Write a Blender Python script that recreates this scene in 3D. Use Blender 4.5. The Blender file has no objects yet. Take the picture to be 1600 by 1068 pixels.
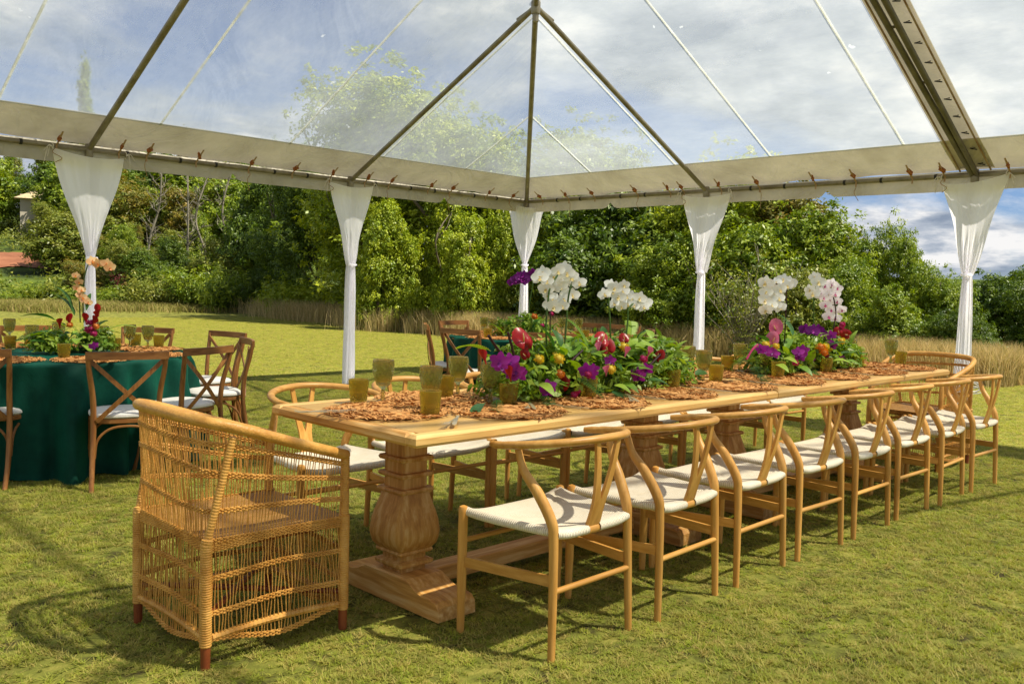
import bpy, math, random
import numpy as np
from mathutils import Vector, Matrix

random.seed(4)
S = bpy.context.scene
C = S.collection
PI = math.pi

# ------------------------------------------------------------------ camera
YAW, PITCH, ROLL, CAMH, FPX = 0.7892, -0.0646, -0.0289, 1.2576, 1410.76
def _basis():
    F0 = np.array([math.cos(YAW), math.sin(YAW), 0]); R0 = np.array([math.sin(YAW), -math.cos(YAW), 0]); U0 = np.array([0, 0, 1.])
    F = F0*math.cos(PITCH)+U0*math.sin(PITCH); U = U0*math.cos(PITCH)-F0*math.sin(PITCH)
    R = R0*math.cos(ROLL)-U*math.sin(ROLL); U2 = U*math.cos(ROLL)+R0*math.sin(ROLL)
    return F0, R0, F, R, U2
F0, R0, CF, CR, CU = _basis()
cam_d = bpy.data.cameras.new('camera'); cam = bpy.data.objects.new('camera', cam_d); C.objects.link(cam)
cam_d.sensor_width = 36; cam_d.lens = FPX/1600*36; cam_d.clip_start = 0.05; cam_d.clip_end = 2000
cam.matrix_world = Matrix(((CR[0], CU[0], -CF[0], 0), (CR[1], CU[1], -CF[1], 0), (CR[2], CU[2], -CF[2], CAMH), (0, 0, 0, 1)))
S.camera = cam
S.render.resolution_x = 1024; S.render.resolution_y = 683

def ray(u, v): return CF+CR*(u-800)/FPX+CU*(534-v)/FPX
EYE = np.array([0, 0, CAMH])
def atz(u, v, z=0.):            # a point of the photo on a level plane
    d = ray(u, v); p = EYE+d*(z-CAMH)/d[2]; return (float(p[0]), float(p[1]), float(p[2]))
def aty(u, v, y):               # on the plane y = const (along the long table)
    d = ray(u, v); p = EYE+d*y/d[1]; return (float(p[0]), float(p[1]), float(p[2]))
def vw(u, Y):                   # a ground spot at column u, Y metres ahead
    r = (u-800)/FPX*Y; p = R0*r+F0*Y; return (float(p[0]), float(p[1]))
def topz(u, v, Y):              # height seen at (u, v) when Y metres ahead
    d = ray(u, v); return float(CAMH+d[2]*Y/(d[0]*F0[0]+d[1]*F0[1]))

# ------------------------------------------------------------------ view, sun, sky
S.view_settings.view_transform = 'Standard'
S.view_settings.look = 'None'
S.view_settings.exposure = 0.78
S.view_settings.gamma = 1
SUN_DIR = Vector((0.35, -0.53, 1.0)).normalized()
sd = bpy.data.lights.new('sun', 'SUN'); sun = bpy.data.objects.new('sun', sd); C.objects.link(sun)
sd.energy = 5.0; sd.angle = math.radians(0.9); sd.color = (1, 0.93, 0.80)
sun.rotation_euler = SUN_DIR.to_track_quat('Z', 'Y').to_euler()

W = bpy.data.worlds.new('World'); S.world = W; W.use_nodes = True
wn, wl = W.node_tree.nodes, W.node_tree.links
wn.clear()
def wnode(t, **k):
    n = wn.new(t)
    for a, b in k.items(): setattr(n, a, b)
    return n
out = wnode('ShaderNodeOutputWorld'); bg = wnode('ShaderNodeBackground'); bg.inputs[1].default_value = 0.060
sky = wnode('ShaderNodeTexSky', sky_type='NISHITA', sun_disc=False)
sky.sun_elevation = math.asin(SUN_DIR.z); sky.sun_rotation = math.atan2(SUN_DIR.x, SUN_DIR.y)
sky.air_density = 1.0; sky.dust_density = 0.1; sky.ozone_density = 1.5
tc = wnode('ShaderNodeTexCoord'); sep = wnode('ShaderNodeSeparateXYZ')
wl.new(tc.outputs['Generated'], sep.inputs[0])
zz = wnode('ShaderNodeMath', operation='MAXIMUM'); wl.new(sep.outputs[2], zz.inputs[0]); zz.inputs[1].default_value = 0
za = wnode('ShaderNodeMath', operation='ADD'); wl.new(zz.outputs[0], za.inputs[0]); za.inputs[1].default_value = 0.22
vd = wnode('ShaderNodeVectorMath', operation='DIVIDE'); cmb = wnode('ShaderNodeCombineXYZ')
for i in range(3): wl.new(za.outputs[0], cmb.inputs[i])
wl.new(tc.outputs['Generated'], vd.inputs[0]); wl.new(cmb.outputs[0], vd.inputs[1])
def wnoise(scale, off, det=8, rough=.55, dist=.3):
    mp = wnode('ShaderNodeMapping'); mp.inputs['Location'].default_value = off; mp.inputs['Scale'].default_value = (1, 1, .15)
    wl.new(vd.outputs[0], mp.inputs[0])
    n = wnode('ShaderNodeTexNoise'); n.inputs['Scale'].default_value = scale; n.inputs['Detail'].default_value = det
    n.inputs['Roughness'].default_value = rough; n.inputs['Distortion'].default_value = dist
    wl.new(mp.outputs[0], n.inputs['Vector']); return n
n1 = wnoise(1.25, (3.4, 1.2, 0), 9, .58); n2 = wnoise(2.6, (7.3, 2.1, 1), 7, .6, .1)
cr = wnode('ShaderNodeValToRGB'); cr.color_ramp.elements[0].position = .38; cr.color_ramp.elements[1].position = .54
cr.color_ramp.elements[0].color = (0, 0, 0, 1); wl.new(n1.outputs[0], cr.inputs[0])
cc = wnode('ShaderNodeValToRGB'); e = cc.color_ramp.elements
e[0].position = .40; e[0].color = (2.6, 3.2, 4.2, 1); e[1].position = .61; e[1].color = (9.2, 9.1, 9.0, 1)
m = e.new(.50); m.color = (4.8, 5.3, 6.1, 1)
wl.new(n2.outputs[0], cc.inputs[0])
mx = wnode('ShaderNodeMix', data_type='RGBA'); wl.new(cr.outputs[0], mx.inputs['Factor'])
hue = wnode('ShaderNodeVectorMath', operation='MULTIPLY'); hue.inputs[1].default_value = (.58, .70, 1.0); wl.new(sky.outputs[0], hue.inputs[0]); wl.new(hue.outputs[0], mx.inputs[6]); wl.new(cc.outputs[0], mx.inputs[7])
wl.new(mx.outputs[2], bg.inputs[0]); wl.new(bg.outputs[0], out.inputs[0])

# ------------------------------------------------------------------ materials
def mat(name, c1, c2=None, scale=8., rough=.5, bump=0., bscale=60., stretch=(1, 1, 1), spec=.4, trans=0., tint=None, world=False, c3=None, sheen=0., metal=0., detail=5, bdist=.01):
    m = bpy.data.materials.new(name); m.use_nodes = True
    nt = m.node_tree; N, L = nt.nodes, nt.links
    b = N['Principled BSDF']; o = N['Material Output']
    b.inputs['Roughness'].default_value = rough; b.inputs['Specular IOR Level'].default_value = spec; b.inputs['Metallic'].default_value = metal
    if sheen: b.inputs['Sheen Weight'].default_value = sheen
    src = N.new('ShaderNodeNewGeometry').outputs['Position'] if world else N.new('ShaderNodeTexCoord').outputs['Object']
    mp = N.new('ShaderNodeMapping'); mp.inputs['Scale'].default_value = stretch; L.new(src, mp.inputs[0])
    col = None
    if c2 is not None:
        n = N.new('ShaderNodeTexNoise'); n.inputs['Scale'].default_value = scale; n.inputs['Detail'].default_value = detail; n.inputs['Roughness'].default_value = .6
        L.new(mp.outputs[0], n.inputs['Vector'])
        r = N.new('ShaderNodeValToRGB'); el = r.color_ramp.elements
        el[0].position = .34; el[1].position = .66; el[0].color = (*c1, 1); el[1].color = (*c2, 1)
        if c3 is not None: q = el.new(.5); q.color = (*c3, 1)
        L.new(n.outputs[0], r.inputs[0]); col = r.outputs[0]
    if tint:
        at = N.new('ShaderNodeAttribute'); at.attribute_name = 'tint'
        mm = N.new('ShaderNodeMix'); mm.data_type = 'RGBA'; mm.inputs[7].default_value = (*tint, 1)
        L.new(at.outputs['Fac'], mm.inputs['Factor'])
        if col is not None: L.new(col, mm.inputs[6])
        else: mm.inputs[6].default_value = (*c1, 1)
        col = mm.outputs[2]
    if col is not None: L.new(col, b.inputs['Base Color'])
    else: b.inputs['Base Color'].default_value = (*c1, 1)
    if bump:
        n = N.new('ShaderNodeTexNoise'); n.inputs['Scale'].default_value = bscale; n.inputs['Detail'].default_value = 4
        L.new(mp.outputs[0], n.inputs['Vector'])
        bp = N.new('ShaderNodeBump'); bp.inputs['Strength'].default_value = bump; bp.inputs['Distance'].default_value = bdist
        L.new(n.outputs[0], bp.inputs['Height']); L.new(bp.outputs[0], b.inputs['Normal'])
    if trans:
        t = N.new('ShaderNodeBsdfTranslucent'); ms = N.new('ShaderNodeMixShader'); ms.inputs[0].default_value = trans
        if col is not None:
            hs = N.new('ShaderNodeHueSaturation'); hs.inputs['Value'].default_value = 1.5; hs.inputs['Saturation'].default_value = 1.1
            L.new(col, hs.inputs['Color']); L.new(hs.outputs[0], t.inputs[0])
        else: t.inputs[0].default_value = (*c1, 1)
        L.new(b.outputs[0], ms.inputs[1]); L.new(t.outputs[0], ms.inputs[2]); L.new(ms.outputs[0], o.inputs[0])
    return m

def wood(name, a, b, axis, rough=.42, sc=5, spec=.35, c=None, bump=.15):
    st = [9, 9, 9]; st['xyz'.index(axis)] = .7
    m = mat(name, a, b, scale=sc, rough=rough, stretch=tuple(st), bump=bump, bscale=14, spec=spec, c3=c, bdist=.002)
    N, L = m.node_tree.nodes, m.node_tree.links; p = N['Principled BSDF']; old = p.inputs['Base Color'].links[0].from_socket
    oi = N.new('ShaderNodeObjectInfo'); mr = N.new('ShaderNodeMapRange'); mr.inputs[3].default_value = .80; mr.inputs[4].default_value = 1.14; L.new(oi.outputs['Random'], mr.inputs[0])
    hs = N.new('ShaderNodeHueSaturation'); L.new(mr.outputs[0], hs.inputs['Value']); L.new(old, hs.inputs['Color']); L.new(hs.outputs[0], p.inputs['Base Color'])
    mp = [n for n in N if n.type == 'MAPPING'][0]; sc3 = N.new('ShaderNodeVectorMath'); sc3.operation = 'SCALE'; sc3.inputs[0].default_value = (7, 5, 9); L.new(oi.outputs['Random'], sc3.inputs['Scale']); L.new(sc3.outputs[0], mp.inputs['Location'])
    return m
beech = {k: wood('beech_'+k, (.55, .255, .050), (.74, .40, .105), k) for k in 'xyz'}
oak = {k: wood('pale_oak_'+k, (.54, .29, .085), (.74, .47, .17), k, rough=.5, sc=4, c=(.64, .38, .12), bump=.3) for k in 'xyz'}
top_oak = mat('golden_top_oak', (.50, .29, .080), (.62, .39, .125), 5, .42, .12, 14, stretch=(.6, 8, 8), bdist=.002, c3=(.56, .335, .10))
washed = {k: wood('limed_oak_'+k, (.42, .19, .045), (.68, .43, .17), k, rough=.55, sc=5, c=(.56, .285, .07), bump=.6) for k in 'xyz'}
elm = {k: wood('brown_elm_'+k, (.20, .075, .020), (.38, .165, .048), k, rough=.38, sc=5) for k in 'xyz'}
cane = mat('honey_cane', (.52, .235, .042), (.74, .40, .095), 14, .45, .3, 90, spec=.4)
cane_dark = mat('dark_leg_stain', (.20, .045, .014), (.28, .07, .022), 12, .4)
cream_cloth = mat('cream_cushion_cotton', (.70, .66, .60), (.78, .75, .70), 9, .8, .3, 300, spec=.1)
white_sheer = mat('white_sheer_cloth', (.85, .84, .87), (.90, .89, .92), 3, .85, .7, 9, stretch=(1, 1, .35), spec=.1, trans=.45, bdist=.03)
canvas = mat('off_white_tent_vinyl', (.44, .40, .31), (.60, .55, .44), 2.2, .55, .25, 8, spec=.35, c3=(.52, .48, .38), trans=.12, world=True)
def creases(m):
    N, L = m.node_tree.nodes, m.node_tree.links; p = N['Principled BSDF']
    g = N.new('ShaderNodeNewGeometry'); w = N.new('ShaderNodeTexNoise'); w.inputs['Scale'].default_value = 1.6; w.inputs['Detail'].default_value = 3; w.inputs['Distortion'].default_value = 1.4; L.new(g.outputs['Position'], w.inputs['Vector'])
    r = N.new('ShaderNodeMath'); r.operation = 'PINGPONG'; r.inputs[1].default_value = .09; L.new(w.outputs[0], r.inputs[0])
    b1 = N.new('ShaderNodeBump'); b1.inputs['Strength'].default_value = .9; b1.inputs['Distance'].default_value = .16; L.new(r.outputs[0], b1.inputs['Height'])
    old = p.inputs['Normal'].links[0].from_node; L.new(b1.outputs[0], old.inputs['Normal'])
creases(canvas)
welt = mat('stained_brown_edge', (.22, .12, .05), (.40, .30, .18), 9, .7)
metal = mat('dull_galvanised_tube', (.19, .16, .11), (.32, .285, .21), 6, .45, metal=.5)
darkmetal = mat('dark_truss_tube', (.10, .085, .065), (.17, .15, .12), 6, .5, metal=.4)
black = mat('black_tape', (.02, .02, .02), rough=.6)
rust = mat('rusty_orange_buckle', (.22, .06, .015), (.42, .15, .04), 30, .7)
strapm = mat('brown_webbing', (.34, .21, .10), (.44, .30, .16), 30, .8)
rope = mat('white_tie_cord', (.62, .57, .48), (.75, .70, .62), 20, .8)
green_velvet = mat('emerald_velvet', (.0015, .028, .019), (.005, .070, .046), 3, .7, .2, 40, sheen=.22, spec=.12)
green_velvet.node_tree.nodes['Principled BSDF'].inputs['Sheen Tint'].default_value = (.04, .55, .30, 1)
jute = mat('orange_raffia', (.30, .11, .03), (.74, .40, .15), 34, .75, .4, 200, c3=(.58, .275, .085), spec=.15)
napkin = mat('tan_linen', (.40, .24, .11), (.50, .33, .17), 20, .9)
steel = mat('brushed_gold_steel', (.70, .58, .38), rough=.38, metal=.7, spec=.5)
dirt = mat('red_soil', (.20, .070, .030), (.32, .13, .060), .9, .95, .5, 3)

def schlick(N, L, f0, k=.85, pw=5):
    lw = N.new('ShaderNodeLayerWeight'); lw.inputs[0].default_value = .5
    p = N.new('ShaderNodeMath'); p.operation = 'POWER'; p.inputs[1].default_value = pw; L.new(lw.outputs['Facing'], p.inputs[0])
    a = N.new('ShaderNodeMath'); a.operation = 'MULTIPLY_ADD'; a.inputs[1].default_value = k; a.inputs[2].default_value = f0; L.new(p.outputs[0], a.inputs[0])
    return a.outputs[0]

def glass(name, col, rough=.02, body=.22, bcol=(.4, .4, .2)):
    m = bpy.data.materials.new(name); m.use_nodes = True
    N, L = m.node_tree.nodes, m.node_tree.links; N.clear()
    o = N.new('ShaderNodeOutputMaterial')
    p = N.new('ShaderNodeBsdfPrincipled'); p.inputs['Base Color'].default_value = (*col, 1); p.inputs['Transmission Weight'].default_value = 1
    p.inputs['Roughness'].default_value = rough; p.inputs['IOR'].default_value = 1.42
    tcn = N.new('ShaderNodeTexCoord'); vo = N.new('ShaderNodeTexVoronoi'); vo.inputs['Scale'].default_value = 90; vo.inputs['Randomness'].default_value = .25; L.new(tcn.outputs['Object'], vo.inputs['Vector'])
    bp = N.new('ShaderNodeBump'); bp.inputs['Strength'].default_value = .5; bp.inputs['Distance'].default_value = .004; L.new(vo.outputs['Distance'], bp.inputs['Height']); L.new(bp.outputs[0], p.inputs['Normal'])
    t = N.new('ShaderNodeBsdfTransparent'); t.inputs[0].default_value = (*col, 1)
    d = N.new('ShaderNodeBsdfTranslucent'); d.inputs[0].default_value = (*bcol, 1)
    d2 = N.new('ShaderNodeBsdfDiffuse'); d2.inputs[0].default_value = (*bcol, 1)
    dm = N.new('ShaderNodeMixShader'); dm.inputs[0].default_value = .45; L.new(d.outputs[0], dm.inputs[1]); L.new(d2.outputs[0], dm.inputs[2])
    a = N.new('ShaderNodeMixShader'); a.inputs[0].default_value = .15; L.new(p.outputs[0], a.inputs[1]); L.new(t.outputs[0], a.inputs[2])
    b = N.new('ShaderNodeMixShader'); b.inputs[0].default_value = body; L.new(a.outputs[0], b.inputs[1]); L.new(dm.outputs[0], b.inputs[2])
    L.new(b.outputs[0], o.inputs[0]); return m
goblet_glass = glass('smoky_green_glass', (.70, .69, .38), body=.10, bcol=(.46, .44, .14))
tumbler_glass = glass('olive_amber_glass', (.74, .64, .22), body=.24, bcol=(.52, .42, .07))

def vinyl():
    m = bpy.data.materials.new('clear_tent_vinyl'); m.use_nodes = True
    N, L = m.node_tree.nodes, m.node_tree.links; N.clear()
    o = N.new('ShaderNodeOutputMaterial'); t = N.new('ShaderNodeBsdfTransparent'); t.inputs[0].default_value = (.90, .91, .88, 1)
    d = N.new('ShaderNodeBsdfTranslucent'); d.inputs[0].default_value = (.64, .69, .72, 1)
    d2 = N.new('ShaderNodeBsdfDiffuse'); d2.inputs[0].default_value = (.40, .43, .44, 1)
    g = N.new('ShaderNodeBsdfGlossy'); g.inputs['Roughness'].default_value = .12; g.inputs[0].default_value = (1, 1, 1, 1)
    geo = N.new('ShaderNodeNewGeometry')
    n = N.new('ShaderNodeTexNoise'); n.inputs['Scale'].default_value = .9; n.inputs['Detail'].default_value = 9; n.inputs['Roughness'].default_value = .72
    mpv = N.new('ShaderNodeMapping'); mpv.inputs['Rotation'].default_value = (0, 0, .6); mpv.inputs['Scale'].default_value = (1, .35, 1); L.new(geo.outputs['Position'], mpv.inputs[0]); L.new(mpv.outputs[0], n.inputs['Vector'])
    r = N.new('ShaderNodeMapRange'); r.inputs[1].default_value = .3; r.inputs[2].default_value = .75; r.inputs[3].default_value = .27; r.inputs[4].default_value = .60
    L.new(n.outputs[0], r.inputs[0])
    v = N.new('ShaderNodeTexVoronoi'); v.inputs['Scale'].default_value = 2.6; v.inputs['Randomness'].default_value = 1
    n3 = N.new('ShaderNodeTexNoise'); n3.inputs['Scale'].default_value = 14; L.new(geo.outputs['Position'], n3.inputs['Vector'])
    va = N.new('ShaderNodeVectorMath'); va.operation = 'MULTIPLY_ADD'; va.inputs[1].default_value = (.12, .12, .12)
    L.new(n3.outputs['Color'], va.inputs[0]); L.new(geo.outputs['Position'], va.inputs[2]); L.new(va.outputs[0], v.inputs['Vector'])
    sp = N.new('ShaderNodeMapRange'); sp.inputs[1].default_value = .045; sp.inputs[2].default_value = .060; sp.inputs[3].default_value = .45; sp.inputs[4].default_value = 0
    L.new(v.outputs['Distance'], sp.inputs[0])
    ad = N.new('ShaderNodeMath'); ad.operation = 'ADD'; L.new(r.outputs[0], ad.inputs[0]); L.new(sp.outputs[0], ad.inputs[1])
    bw = N.new('ShaderNodeTexNoise'); bw.inputs['Scale'].default_value = 1.1; bw.inputs['Detail'].default_value = 4; bw.inputs['Distortion'].default_value = 1.5; L.new(mpv.outputs[0], bw.inputs['Vector'])
    bpv = N.new('ShaderNodeBump'); bpv.inputs['Strength'].default_value = .35; bpv.inputs['Distance'].default_value = .12; L.new(bw.outputs[0], bpv.inputs['Height'])
    for q_ in (d, d2, g): L.new(bpv.outputs[0], q_.inputs['Normal'])
    dm = N.new('ShaderNodeMixShader'); dm.inputs[0].default_value = .35; L.new(d.outputs[0], dm.inputs[1]); L.new(d2.outputs[0], dm.inputs[2])
    a = N.new('ShaderNodeMixShader'); L.new(ad.outputs[0], a.inputs[0]); L.new(t.outputs[0], a.inputs[1]); L.new(dm.outputs[0], a.inputs[2])
    b = N.new('ShaderNodeMixShader'); L.new(schlick(N, L, .03, .30), b.inputs[0]); L.new(a.outputs[0], b.inputs[1]); L.new(g.outputs[0], b.inputs[2])
    L.new(b.outputs[0], o.inputs[0]); return m
vinyl_m = vinyl()

def cord_material():
    m = mat('woven_paper_cord', (.84, .74, .56), (.90, .82, .66), 12, .8, spec=.15)
    N, L = m.node_tree.nodes, m.node_tree.links; b = N['Principled BSDF']
    tcn = N.new('ShaderNodeTexCoord'); s = N.new('ShaderNodeSeparateXYZ'); L.new(tcn.outputs['Object'], s.inputs[0])
    def mth(op, a, bb=None, c=None):
        n = N.new('ShaderNodeMath'); n.operation = op
        for i, x in enumerate((a, bb, c)):
            if x is None: continue
            if isinstance(x, (int, float)): n.inputs[i].default_value = x
            else: L.new(x, n.inputs[i])
        return n.outputs[0]
    ax = mth('ABSOLUTE', s.outputs[0]); ay = mth('ABSOLUTE', s.outputs[1])
    sel = mth('GREATER_THAN', mth('MULTIPLY', ax, .86), ay)
    st = mth('ADD', mth('MULTIPLY', sel, s.outputs[1]), mth('MULTIPLY', mth('SUBTRACT', 1, sel), s.outputs[0]))
    h = mth('ABSOLUTE', mth('SINE', mth('MULTIPLY', st, 2*PI/.017)))
    tw = mth('SINE', mth('ADD', mth('MULTIPLY', s.outputs[0], 1100), mth('MULTIPLY', s.outputs[1], 1100)))
    h2 = mth('ADD', h, mth('MULTIPLY', tw, .18))
    bp = N.new('ShaderNodeBump'); bp.inputs['Strength'].default_value = .8; bp.inputs['Distance'].default_value = .003
    L.new(h2, bp.inputs['Height']); L.new(bp.outputs[0], b.inputs['Normal'])
    old = b.inputs['Base Color'].links[0].from_socket
    mm = N.new('ShaderNodeMix'); mm.data_type = 'RGBA'; mm.inputs[6].default_value = (.46, .39, .28, 1)
    L.new(mth('MINIMUM', mth('MULTIPLY', h, 2.2), 1), mm.inputs['Factor']); L.new(old, mm.inputs[7]); L.new(mm.outputs[2], b.inputs['Base Color'])
    return m
cord = cord_material()

def leafmat(name, a, b, tint, trans=.24, sc=.6, rough=.45, world=False):
    return mat(name, a, b, sc, rough, spec=.35, trans=trans, tint=tint, world=world)
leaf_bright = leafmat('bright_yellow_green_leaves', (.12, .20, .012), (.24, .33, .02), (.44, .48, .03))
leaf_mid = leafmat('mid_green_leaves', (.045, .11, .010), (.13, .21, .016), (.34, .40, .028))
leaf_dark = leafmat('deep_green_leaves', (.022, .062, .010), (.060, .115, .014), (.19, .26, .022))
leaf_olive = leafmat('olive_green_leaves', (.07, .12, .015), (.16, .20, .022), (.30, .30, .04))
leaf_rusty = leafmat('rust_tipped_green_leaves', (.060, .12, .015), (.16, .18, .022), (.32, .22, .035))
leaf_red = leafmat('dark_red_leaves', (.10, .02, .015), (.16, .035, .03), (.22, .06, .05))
bark = mat('grey_brown_bark', (.11, .085, .055), (.20, .165, .11), 5, .9, .6, 25, stretch=(1, 1, .3))
bark_pale = mat('pale_grey_bark', (.15, .13, .09), (.28, .25, .185), 4, .9, .4, 20, stretch=(1, 1, .3))

# ------------------------------------------------------------------ mesh building
class MB:
    def __init__(s): s.v = []; s.f = []; s.n = 0
    def add(s, V, Fc):
        V = np.asarray(V, float).reshape(-1, 3); s.v.append(V)
        s.f.extend([tuple(i+s.n for i in f) for f in Fc]); s.n += len(V); return s
    def box(s, lo, hi, M=None):
        x0, y0, z0 = lo; x1, y1, z1 = hi
        V = np.array([(x, y, z) for z in (z0, z1) for y in (y0, y1) for x in (x0, x1)], float)
        if M is not None: V = np.array([tuple(M @ Vector(p)) for p in V])
        return s.add(V, [(0, 2, 3, 1), (4, 5, 7, 6), (0, 1, 5, 4), (2, 6, 7, 3), (0, 4, 6, 2), (1, 3, 7, 5)])
    def tube(s, P, r, n=8, flat=None, cap=True, up=(0, 0, 1)):
        """swept tube along P; r number or list; flat=(a,b) gives an elliptical section (side, up)"""
        P = np.asarray(P, float); k = len(P); r = np.ones(k)*r if np.isscalar(r) else np.asarray(r, float)
        T = np.gradient(P, axis=0); T /= np.linalg.norm(T, axis=1)[:, None]+1e-12
        up = np.array(up, float)
        if abs(T[0] @ up) > .95: up = np.array([1., 0, 0]) if abs(T[0][0]) < .9 else np.array([0, 1., 0])
        a = np.cross(T[0], up); a /= np.linalg.norm(a)
        an = np.linspace(0, 2*PI, n, endpoint=False); V = []
        fa, fb = flat if flat else (1, 1)
        for i in range(k):
            a = a-T[i]*(a @ T[i]); a /= np.linalg.norm(a)+1e-12; b = np.cross(a, T[i])
            V.append(P[i]+r[i]*(np.cos(an)[:, None]*a*fa+np.sin(an)[:, None]*b*fb))
        Fc = [(i*n+j, i*n+(j+1) % n, (i+1)*n+(j+1) % n, (i+1)*n+j) for i in range(k-1) for j in range(n)]
        if cap: Fc += [tuple(range(n))[::-1], tuple((k-1)*n+j for j in range(n))]
        return s.add(np.concatenate(V), Fc)
    def lathe(s, prof, n=24, c=(0, 0, 0), cap=True, mod=None, sq=0):
        V = []; an = np.linspace(0, 2*PI, n, endpoint=False)
        for i, (r, z) in enumerate(prof):
            rr = r*np.ones(n)
            if sq: rr = r/((np.abs(np.cos(an))**sq+np.abs(np.sin(an))**sq)**(1/sq))
            if mod: rr = rr*mod(i, an)
            V.append(np.stack([c[0]+rr*np.cos(an), c[1]+rr*np.sin(an), np.full(n, c[2]+z)], 1))
        k = len(prof)
        Fc = [(i*n+j, i*n+(j+1) % n, (i+1)*n+(j+1) % n, (i+1)*n+j) for i in range(k-1) for j in range(n)]
        if cap: Fc += [tuple(range(n))[::-1], tuple((k-1)*n+j for j in range(n))]
        return s.add(np.concatenate(V), Fc)
    def grid(s, G):
        G = np.asarray(G, float); a, b = G.shape[:2]
        return s.add(G.reshape(-1, 3), [(i*b+j, (i+1)*b+j, (i+1)*b+j+1, i*b+j+1) for i in range(a-1) for j in range(b-1)])
    def board(s, P, w, t, side):
        """flat board following P, width w (list or number) along `side`, thickness t"""
        P = np.asarray(P, float); k = len(P); w = np.ones(k)*w; side = np.array(side, float)
        T = np.gradient(P, axis=0); T /= np.linalg.norm(T, axis=1)[:, None]; V = []
        for i in range(k):
            sd_ = side-T[i]*(side @ T[i]); sd_ /= np.linalg.norm(sd_); nn = np.cross(T[i], sd_)
            for a, b in ((-1, -1), (1, -1), (1, 1), (-1, 1)): V.append(P[i]+sd_*a*w[i]/2+nn*b*t/2)
        Fc = [(i*4+j, i*4+(j+1) % 4, i*4+4+(j+1) % 4, i*4+4+j) for i in range(k-1) for j in range(4)]+[(3, 2, 1, 0), tuple(4*(k-1)+j for j in range(4))]
        return s.add(V, Fc)
    def mesh(s, name, m, smooth=True):
        me = bpy.data.meshes.new(name)
        me.from_pydata(np.concatenate(s.v).tolist(), [], s.f)
        if smooth: me.polygons.foreach_set('use_smooth', np.ones(len(me.polygons), bool))
        if smooth == 'auto':
            try: me.set_sharp_from_angle(angle=math.radians(38))
            except Exception: pass
        for x in (m if isinstance(m, (list, tuple)) else [m]): me.materials.append(x)
        me.update(); return me
    def obj(s, name, m, parent=None, smooth='auto', **k):
        return link(name, s.mesh(name, m, smooth), parent, **k)
def link(name, me, parent=None, loc=None, rot=None, sc=None, **k):
    o = bpy.data.objects.new(name, me); C.objects.link(o)
    if parent is not None: o.parent = parent
    if loc is not None: o.location = loc
    if rot is not None: o.rotation_euler = rot
    if sc is not None: o.scale = (sc,)*3 if isinstance(sc, (int, float)) else sc
    for a, b in k.items(): o[a] = b
    return o
def tag(o, label=None, cat=None, group=None, kind=None):
    if label: o['label'] = label
    if cat: o['category'] = cat
    if group: o['group'] = group
    if kind: o['kind'] = kind
    return o
def thing(name, label, cat, loc=(0, 0, 0), rz=0, group=None, sc=1):
    o = bpy.data.objects.new(name, None); C.objects.link(o); o.empty_display_size = .1
    o.location = loc if len(loc) == 3 else (*loc, 0); o.rotation_euler = (0, 0, rz); o.scale = (sc,)*3
    return tag(o, label, cat, group)
KIDS = {}
def kids(o):
    return [c for c in bpy.data.objects if c.parent == o]
def dup(root, loc, rz, label, group=None, sc=1, kd=None):
    r = root.copy(); C.objects.link(r); r.location = loc if len(loc) == 3 else (*loc, 0); r.rotation_euler = (0, 0, rz); r.scale = (sc,)*3
    r['label'] = label
    if group: r['group'] = group
    for ch, gs in kd:
        c = ch.copy(); C.objects.link(c); c.parent = r
        for g in gs: d = g.copy(); C.objects.link(d); d.parent = c
    return r
def kidtree(o): return [(c, kids(c)) for c in kids(o)]
def bez(P, n=12):
    """smooth Catmull-Rom through points"""
    P = np.asarray(P, float); Q = np.vstack([2*P[0]-P[1], P, 2*P[-1]-P[-2]]); out_ = []
    for i in range(1, len(Q)-2):
        for t in np.linspace(0, 1, n, endpoint=False):
            a, b, c, d = Q[i-1], Q[i], Q[i+1], Q[i+2]
            out_.append(.5*((2*b)+(-a+c)*t+(2*a-5*b+4*c-d)*t*t+(-a+3*b-3*c+d)*t**3))
    out_.append(P[-1]); return np.array(out_)

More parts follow.
